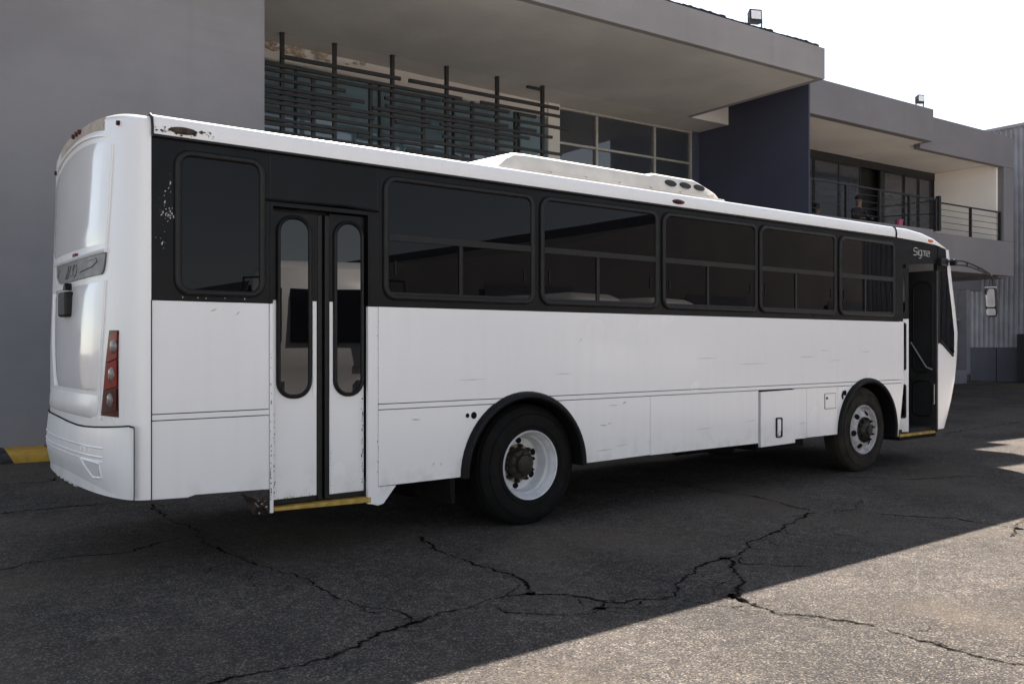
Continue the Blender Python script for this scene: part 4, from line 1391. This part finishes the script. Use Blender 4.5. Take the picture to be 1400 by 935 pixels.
for z in (6.86, 5.7, 4.5):
    for a0, a1 in ((14.27, 15.505), (15.575, 17.635), (17.705, 19.075)): 
        m1 = MB(); m1.box(a0, a1, PW - .005, PW + .058, z - .03, z + .03); bpart(m1, "transom", M['alu'], RW, bevel=.006)
# beam stub and broken plaster at the left end of the recess
m1 = MB(); m1.box(4.90, 5.25, 16.7, 17.5, 7.50, 7.795); bpart(m1, "beam_stub", M['soffit'])
m1 = MB(); rg = random.Random(4)
for k in range(60):
    t = 5.0 + abs(rg.gauss(0, 1)) * 1.6
    if t > 8.6: continue
    sz = rg.uniform(.05, .16) * (1.2 - (t - 5) / 5)
    c = Vector((t, OA + (OB - OA) * (t - 4.89) / 8.92 - rg.uniform(0, .03), 7.77 - abs(rg.gauss(0, .07))))
    n_ = 7
    m1.add([(c.x + sz * 1.6 * math.cos(2 * math.pi * j / n_) * rg.uniform(.6, 1.1), c.y - .01, c.z + sz * .7 * math.sin(2 * math.pi * j / n_) * rg.uniform(.6, 1.1)) for j in range(n_)] + [(c.x, c.y - .05, c.z)],
           [(j, (j + 1) % n_, n_) for j in range(n_)])
bpart(m1, "broken_plaster", M['plaster'])
# steel sun screen
PS = 17.28
m1 = MB(); rg = random.Random(17)
z = 7.33
segs0 = [(6.30, 8.95), (9.15, 13.25)]
for a0, a1 in segs0: m1.box(a0, a1, PS - .10, PS - .042, 7.27, 7.345)
z = 7.12
row = 0
while z > 4.4:
    t = 5.0 + rg.uniform(-.3, .45)
    while t < 13.3:
        L_ = rg.choice((rg.uniform(1.6, 3.0), rg.uniform(3.0, 5.5)))
        e_ = min(t + L_, 13.0 + rg.uniform(-.9, .6))
        if e_ - t > .5:
            m1.box(t, e_, PS - .10, PS - .042, z - .032, z + .032)
        t = e_ + rg.choice((.05, .25, .5, .9))
        if e_ > 12.2: break
    z -= rg.choice((.092, .10, .115, .13, .165))
    row += 1
SCR = bpart(m1, "sun_screen", M['dark_steel'])
for t in (6.34, 7.46, 8.79, 10.14, 11.50, 12.81):
    m1 = MB(); m1.box(t - .037, t + .037, PS - .04, PS + .04, 4.3, HS + .003); m1.box(t - .045, t + .045, PS - .048, PS + .048, HS - .015, HS + .003)
    bpart(m1, "screen_post", M['dark_steel'], SCR)
for t, zt in ((7.0, 7.03), (8.28, 7.10), (9.55, 7.05), (10.82, 7.12), (12.02, 7.06)):
    m1 = MB(); m1.box(t - .037, t + .037, PS - .03, PS + .04, 4.3, zt); bpart(m1, "screen_post", M['dark_steel'], SCR)
m1 = MB(); m1.box(12.35, 12.76, PS - .03, PS + .03, 7.68, 7.74); bpart(m1, "screen_bracket", M['dark_steel'], SCR)
# navy side wall of the balcony block
m1 = MB(); m1.box(19.445, 19.495, P0 - .002, 19.6, 0, HT - .02); bpart(m1, "navy_wall", M['navy'])
# balcony block
m1 = MB()
m1.box(19.50, 25.28, P0, P0 + .24, 7.58, 8.535)
m1.box(25.285, 30.85, P0 + .42, P0 + .62, 7.46, 8.50)
m1.box(25.20, 25.275, P0 + .245, P0 + .60, 7.58, 8.50)
bpart(m1, "balcony_fascia", M['balcony_grey'], bevel=.012)
m1 = MB(); m1.box(30.20, 30.85, P0 + .422, 18.0, 5.0, 7.458); m1.box(30.20, 30.85, P0 + .625, 18.0, 3.80, 8.45); bpart(m1, "end_pier", M['balcony_grey'], bevel=.012)
m1 = MB(); m1.box(19.50, 25.25, P0 + .243, 18.0, 7.60, 7.9); m1.box(25.252, 30.195, P0 + .622, 18.0, 7.585, 7.8); bpart(m1, "balcony_soffit", M['soffit_light'])
m1 = MB(); m1.box(19.50, 25.28, P0, P0 + .18, 3.80, 4.98); m1.box(25.285, 30.85, P0 + .42, P0 + .60, 3.86, 4.995); m1.box(25.20, 25.28, P0 + .182, P0 + .60, 3.80, 4.98); bpart(m1, "balcony_parapet", M['balcony_grey'], bevel=.010)
m1 = MB(); m1.box(19.50, 25.19, P0 + .183, 18.0, 3.82, 4.02); m1.box(25.195, 30.19, P0 + .605, 18.0, 3.88, 4.02); m1.box(19.5, 30.8, 18.05, 21, 3.82, 8.2); bpart(m1, "balcony_floor", M['balcony_grey'])
m1 = MB(); m1.box(30.12, 30.198, P0 + .625, 17.44, 4.02, 7.58); bpart(m1, "balcony_side_wall", M['white_wall'])
# sliding doors
GD = 17.45
m1 = MB(); m1.box(19.5, 30.1, GD + .35, GD + .45, 4.02, 7.6); bpart(m1, "room_interior", M['interior'])
SD = None
for a0, a1 in ((20.2, 21.55), (21.6, 22.85), (22.97, 24.12), (24.20, 25.22), (26.58, 27.60), (27.74, 28.47), (28.60, 29.24)):
    a0 *= 1.0205; a1 *= 1.0205
    m1 = MB(); m1.box(a0, a1, GD, GD + .02, 4.06, 7.30); D_ = bpart(m1, "sliding_door", M['office_glass'])
    m1 = MB(); m1.box(a0 - .045, a0, GD - .02, GD + .05, 4.04, 7.34); m1.box(a1, a1 + .045, GD - .02, GD + .05, 4.04, 7.34); m1.box(a0, a1, GD - .02, GD + .05, 7.30, 7.34); m1.box(a0, a1, GD - .02, GD + .05, 4.04, 4.10)
    bpart(m1, "door_frame", M['dark_steel'], D_)
m1 = MB(); m1.box(19.5, 30.115, GD - .03, GD + .06, 7.345, 7.59); m1.box(26.87, 27.06, GD - .03, GD + .06, 4.02, 7.34); bpart(m1, "door_header", M['dark_steel'])
# railings
def railing(ts_, o, z0, z1, t0, t1):
    m1 = MB(); m1.box(t0, t1, o - .025, o + .025, z1 - .04, z1)
    for k in range(4):
        zz = z0 + (z1 - z0) * (k + .9) / 5
        m1.tube([(t0, o, zz), (t1, o, zz)], .009, 6)
    Rl = bpart(m1, "balcony_railing", M['dark_steel'])
    for t in ts_:
        m1 = MB(); m1.box(t - .035, t + .035, o - .035, o + .035, z0 - .02, z1 - .042); bpart(m1, "railing_post", M['dark_steel'], Rl)
railing((19.62, 21.18, 22.7, 24.17, 25.55), P0 + .10, 4.98, 5.93, 19.52, 25.6)
railing((28.30, 30.13), P0 + .52, 4.995, 5.97, 25.8, 30.17)
m1 = MB(); m1.box(25.66, 25.76, P0 + .04, P0 + .16, 4.98, 6.02); m1.tube([(25.7, P0 + .1, 5.9), (24.6, P0 + 1.6, 5.75)], .02, 6); m1.tube([(25.7, P0 + .1, 5.5), (24.2, P0 + 1.9, 5.45)], .02, 6); bpart(m1, "corner_post", M['dark_steel'])
# ground floor under the balcony
m1 = MB(); m1.box(19.5, 36.2, 19.8, 20.0, 0, 3.82); bpart(m1, "ground_floor_wall", M['balcony_grey'])
m1 = MB(); m1.box(35.95, 36.25, 19.45, 19.79, .35, 3.8); m1.box(34.6, 35.7, 19.3, 19.79, 0, .55); m1.box(33, 35.94, 19.70, 19.795, 2.55, 2.62); bpart(m1, "wall_column", M['corr'])
m1 = MB(); m1.box(30.06, 37.8, 19.8, 20.0, 3.83, 9.0); bpart(m1, "rear_wall", M['balcony_grey'])  # unseen upper wall, made taller to keep sun off the yard

# ---- floodlights on the roof edges
def floodlight(t, o, z, w, h, label, tilt):
    root = empty("floodlight", TO(t, o, z), BROT - R_(22))
    tag(root, label, "floodlight", "floodlights on the roof edges")
    O_ = Vector((0, 0, 0))
    def tl(mb):
        c, s_ = math.cos(tilt), math.sin(tilt)
        mb.v = [(x, y * c - (z_ - .1) * s_ * -1, .1 + (z_ - .1) * c - y * s_) for x, y, z_ in mb.v]; return mb
    m1 = MB(); m1.loft([[(-w / 2, -.07, .09), (w / 2, -.07, .09), (w / 2, -.07, .09 + h), (-w / 2, -.07, .09 + h)], [(-w * .40, .10, .12), (w * .40, .10, .12), (w * .40, .10, .06 + h), (-w * .40, .10, .06 + h)]])
    hd = tl(m1).build("lamp_head", M['dark_steel'], root, None, None, .01)
    m1 = MB(); m1.box(-w * .39, w * .39, -.078, -.0715, .09 + h * .27, .09 + h * .88); tl(m1).build("lamp_glass", M['lamp_glass'], hd)
    m1 = MB(); m1.box(-w / 2 - .018, -w / 2 - .004, -.02, .02, .0, .22); m1.box(w / 2 + .004, w / 2 + .018, -.02, .02, .0, .22); m1.box(-w / 2 - .018, w / 2 + .018, -.02, .02, -.012, .012)
    m1.build("bracket", M['dark_steel'], root)
    return root
floodlight(15.66, 13.22, HT + .06, .30, .31, "large black floodlight standing on the canopy roof edge", R_(6))
floodlight(24.75, P0 + .12, 8.545, .22, .26, "small black floodlight standing on the balcony roof edge", R_(0))

# ---- pot on the parapet
m1 = MB(); n_ = 14
def circ(r, z): return [(r * math.cos(2 * math.pi * k / n_), r * math.sin(2 * math.pi * k / n_), z) for k in range(n_)]
m1.loft([circ(.11, 0), circ(.125, .12), circ(.145, .22), circ(.15, .23), circ(.135, .225), circ(.11, .05)])
pot = m1.build("plant_pot", M['pink'], None, None, 40)
pot.location = TO(23.66, P0 + .09, 4.985)
pot.scale = (.8, .8, .72)
tag(pot, "pink plastic pot standing on the balcony parapet behind the railing", "pot")

# ---- people on the balcony
def person(loc, rz, label, lean=.12, cap=True, shirt='cloth_dark'):
    V_ = {}
    sk = [('pel', (0, 0, .95), .15, None), ('waist', (0, -.03, 1.10), .135, 'pel'), ('chest', (0, -.02 - lean * .6, 1.32), .16, 'waist'), ('neck', (0, -lean, 1.47), .058, 'chest'),
          ('head0', (0, -lean - .02, 1.57), .075, 'neck'), ('head1', (0, -lean - .025, 1.66), .095, 'head0'), ('head2', (0, -lean - .02, 1.73), .075, 'head1')]
    for s_, nm in ((-1, 'l'), (1, 'r')):
        sk += [('hip' + nm, (.09 * s_, 0, .90), .10, 'pel'), ('knee' + nm, (.11 * s_, -.03, .50), .065, 'hip' + nm), ('ank' + nm, (.11 * s_, .03, .09), .045, 'knee' + nm), ('toe' + nm, (.13 * s_, -.14, .04), .038, 'ank' + nm),
               ('sho' + nm, (.19 * s_, -lean * .8, 1.40), .062, 'chest'), ('elb' + nm, (.27 * s_, -.10 - lean, 1.14), .045, 'sho' + nm), ('wri' + nm, (.17 * s_, -.34 - lean, 1.10), .030, 'elb' + nm), ('han' + nm, (.13 * s_, -.42 - lean, 1.09), .034, 'wri' + nm)]
    me = bpy.data.meshes.new("person")
    idx = {nm: i for i, (nm, *_) in enumerate(sk)}
    me.from_pydata([p for _, p, _, _ in sk], [(idx[nm], idx[pa]) for nm, _, _, pa in sk if pa], [])
    ob = bpy.data.objects.new("person", me); COL.objects.link(ob)
    md = ob.modifiers.new("skin", 'SKIN')
    for i, (nm, p, r, pa) in enumerate(sk):
        me.skin_vertices[0].data[i].radius = (r, r * (.72 if nm in ('chest', 'waist', 'pel') else 1))
        me.skin_vertices[0].data[i].use_root = (nm == 'pel')
    sb = ob.modifiers.new("sub", 'SUBSURF'); sb.levels = 2; sb.render_levels = 2
    bpy.context.view_layer.update()
    m2 = bpy.data.meshes.new_from_object(ob.evaluated_get(bpy.context.evaluated_depsgraph_get()))
    ob.modifiers.clear(); ob.data = m2
    m2.materials.clear()
    for k in (shirt, 'cloth_grey', 'skin'): m2.materials.append(M[k])
    for pl in m2.polygons:
        c = pl.center; pl.use_smooth = True
        pl.material_index = 2 if (c.z > 1.45 or (c.y < -.30 - lean and c.z > .9)) else (1 if c.z < .96 else 0)
    # nose
    ob.location = loc; ob.rotation_euler = (0, 0, rz)
    tag(ob, label, "person")
    h_ = MB(); n2 = 16
    hc = Vector((0, -lean - .02, 1.665))
    def cc(rx, ry, z, oy=0): return [(rx * math.cos(2 * math.pi * k / n2), hc.y + oy + ry * math.sin(2 * math.pi * k / n2), z) for k in range(n2)]
    if cap:
        h_.loft([cc(.104, .112, 1.70), cc(.103, .110, 1.75), cc(.08, .088, 1.80), cc(.02, .02, 1.815)])
        h_.add([(-.07, hc.y - .09, 1.712), (.07, hc.y - .09, 1.712), (.05, hc.y - .19, 1.70), (-.05, hc.y - .19, 1.70), (-.07, hc.y - .09, 1.722), (.07, hc.y - .09, 1.722), (.05, hc.y - .19, 1.71), (-.05, hc.y - .19, 1.71)], [(0, 1, 2, 3), (4, 7, 6, 5), (0, 4, 5, 1), (1, 5, 6, 2), (2, 6, 7, 3), (3, 7, 4, 0)])
        h_.build("cap", M['cloth_dark'], ob, None, 50)
    else:
        h_.loft([cc(.10, .09, 1.60, .035), cc(.106, .10, 1.68, .02), cc(.10, .102, 1.75, .008), cc(.06, .06, 1.795), cc(.01, .01, 1.80)])
        h_.build("hair", M['hair'], ob, None, 50)
    f_ = MB()
    for s_ in (-1, 1):
        f_.tube([(.034 * s_, hc.y - .088, 1.662), (.034 * s_, hc.y - .099, 1.662)], .010, 8)
    f_.build("eye", M['hair'], ob)
    f_ = MB(); f_.add([(-.013, hc.y - .088, 1.63), (.013, hc.y - .088, 1.63), (0, hc.y - .086, 1.665), (0, hc.y - .118, 1.632)], [(0, 1, 3), (1, 2, 3), (2, 0, 3)]); f_.build("nose", M['skin'], ob)
    return ob
person(TO(22.66, P0 + .82, 4.03), BROT - R_(15), "person in dark clothes and dark cap standing behind the balcony railing")
person(TO(22.05, P0 + 1.75, 3.90), BROT + R_(60), "person with dark hair standing further back on the balcony by the glass", .05, False, 'cloth_grey')

# ---- kerb at the foot of the wall
m1 = MB()
pr = [(13.62, .0), (13.60, .10), (13.63, .15), (13.70, .172), (14.095, .175), (14.095, 0)]
m1.loft([[(t, o, z) for o, z in pr] for t in [x * .5 for x in range(-20, 38)]])
kb = m1.build("kerb", M['kerb'], None, B_ORG, 60)
kb.location = TO(18, 16); kb.rotation_euler = (0, 0, BROT)
tag(kb, "raised kerb painted in yellow and black stripes along the grey wall", "kerb")

# ---- corrugated warehouse on the right, closing the yard
wh = empty("warehouse", TO(38, 18), BROT)
tag(wh, "tall grey corrugated metal warehouse at the right end of the yard", "warehouse")
W_ORG = Vector((38, 18, 0))
def corrugated(mb, p0, p1, z0, z1, pitch=.42, depth=.09, out=(-1, 0)):
    p0 = Vector(p0); p1 = Vector(p1); d = p1 - p0; L_ = d.length; d.normalize()
    n = Vector(out)
    prof = []
    s_ = 0
    while s_ < L_:
        for a, q in ((0, 0), (.30, 0), (.42, depth), (.88, depth)):
            if s_ + a * pitch <= L_: prof.append((s_ + a * pitch, q))
        s_ += pitch
    pts = [p0 + d * a + n * q for a, q in prof]
    mb.loft([[(p.x, p.y, z0) for p in pts], [(p.x, p.y, z1) for p in pts]], closed=False, caps=False)
m1 = MB(); corrugated(m1, (38, 26), (38, -8), 1.45, 10.5, .20, .05); m1.build("corrugated_wall", M['corr'], wh, W_ORG)
m1 = MB(); m1.box(38.05, 60, -8, 26, 0, 10.4); m1.build("wall_core", M['corr_low'], wh, W_ORG)
m1 = MB()
o_ = 26.0
while o_ > -8:
    m1.box(37.90, 38.04, o_ - 1.10, o_, .02, 1.44); o_ -= 1.13
m1.build("lower_sheet", M['corr_low'], wh, W_ORG, None, .012)
m1 = MB(); m1.box(37.84, 37.99, -8, 26, 10.5, 10.62); m1.build("roof_trim", M['corr'], wh, W_ORG)
m1 = MB(); m1.box(37.80, 37.92, 15.0, 18.35, .05, 2.0); m1.build("gate", M['dark_steel'], wh, W_ORG)
# yellow hatching painted on the yard in front of it
for k in range(5):
    m1 = MB()
    a = 33.2 + k * .95
    m1.add([tuple(TO(a, 17.9, .004)), tuple(TO(a + .14, 17.9, .004)), tuple(TO(a + 1.5, 16.3, .004)), tuple(TO(a + 1.36, 16.3, .004))], [(0, 1, 2, 3)])
    o = m1.build("road_marking", M['line_yellow'])
    tag(o, "worn yellow painted line on the yard in front of the corrugated wall", "marking", "yellow lines on the yard", "structure")

# ================================================================== the rest of the yard (mirrored in the bus windows)
fw = empty("far_warehouse", (42, -31, 0))
tag(fw, "long gabled sheet-metal warehouse across the yard behind the photographer", "warehouse")
F_ORG = Vector((42, -31, 0))
m1 = MB()
m1.prism([(11.5, 0), (72.5, 0), (72.5, 8.6), (34, 9.2), (29.2, 8.3), (28.9, 7.7), (20.5, 5.7), (11.5, 4.6)], -60, -25.5)
M['brown'] = simple("brown_sheet", (.085, .078, .072), .6, 0, .15, .6)
m1.build("gable_wall", M['brown'], fw, F_ORG)
m1 = MB()
for x in (18, 31, 44, 57): m1.box(x, x + 5, -25.32, -25.28, 0, 4.2)
m1.build("roller_door", M['corr_low'], fw, F_ORG)

def parked_bus(x, y, rz, h, label):
    root = empty("parked_bus", (x, y, 0), rz)
    tag(root, label, "bus", "white buses parked across the yard")
    m1 = MB(); lo_ = []
    for yy_, zt_, hw in ((.0, 1.2, 1.0), (.02, 1.25, 1.15), (-.10, 2.4, 1.16), (-.35, h - .15, 1.14), (-.7, h, 1.12), (-9.0, h, 1.12), (-9.3, h - .3, 1.1)):
        lo_.append([(-hw, yy_, .45), (-hw - .04, yy_, 1.2 if zt_ > 1.3 else zt_ - .1), (-hw, yy_, zt_ - .22 if zt_ > 1.5 else zt_), (-hw * .8, yy_, zt_), (hw * .8, yy_, zt_), (hw, yy_, zt_ - .22 if zt_ > 1.5 else zt_), (hw + .04, yy_, 1.2 if zt_ > 1.3 else zt_ - .1), (hw, yy_, .45)])
    m1.loft(lo_); bd = m1.build("body", M['white'], root, None, 40)
    for xa, xb in ((-1.02, -.66), (-.52, 1.02)):
        m1 = MB(); m1.add([(xa, .04, 1.62), (xb, .04, 1.62), (xb * .98, -.08, 2.40), (xb * .93, -.28, h - .34), (xa * .93, -.28, h - .34), (xa * .98, -.08, 2.40)], [(0, 1, 2, 5), (5, 2, 3, 4)])
        m1.build("windscreen", M['glass'], root)
    for s_ in (-1, 1):
        for k in range(4):
            m1 = MB(); m1.box(s_ * 1.18 - .02, s_ * 1.18 + .02, -2.4 - k * 1.7, -.75 - k * 1.7, 1.55, h - .45); m1.build("window", M['glass'], root)
        m1 = MB(); m1.box(s_ * .8 - .2, s_ * .8 + .2, .0, .045, .75, .98); m1.build("headlight", M['clear_lens'], root)
        for yy_ in (-1.8, -7.0):
            m1 = MB(); m1.lathe_y([(.02, -.14), (.46, -.14), (.5, -.10), (.5, .10), (.46, .14), (.02, .14)], 0, 0, 24)
            m1.v = [(s_ * 1.02 + b_, yy_ + a_, .5 + c_) for a_, b_, c_ in m1.v]; m1.build("wheel", M['tyre'], root, None, 40)
        m1 = MB(); m1.tube([(s_ * 1.05, -.1, h - .35), (s_ * 1.3, .35, h - .4), (s_ * 1.32, .4, h - .7)], .02, 6); m1.box(s_ * 1.32 - .1, s_ * 1.32 + .1, .36, .44, h - 1.15, h - .68); m1.build("mirror", M['rubber'], root, None, 40)
    m1 = MB(); m1.box(-1.1, 1.1, -.05, .075, .45, .70); m1.build("front_bumper", M['gap'], root, None, None, .03)
parked_bus(1.80, -7.75, R_(20), 3.05, "white bus parked nearest behind the photographer, mirrored in the rear door glass")
parked_bus(12.9, -12.4, R_(-6), 3.05, "white bus third in the row across the yard, mirrored in a window")
parked_bus(16.9, -13.0, R_(-6), 3.05, "white bus last in the row across the yard, mirrored in a window")
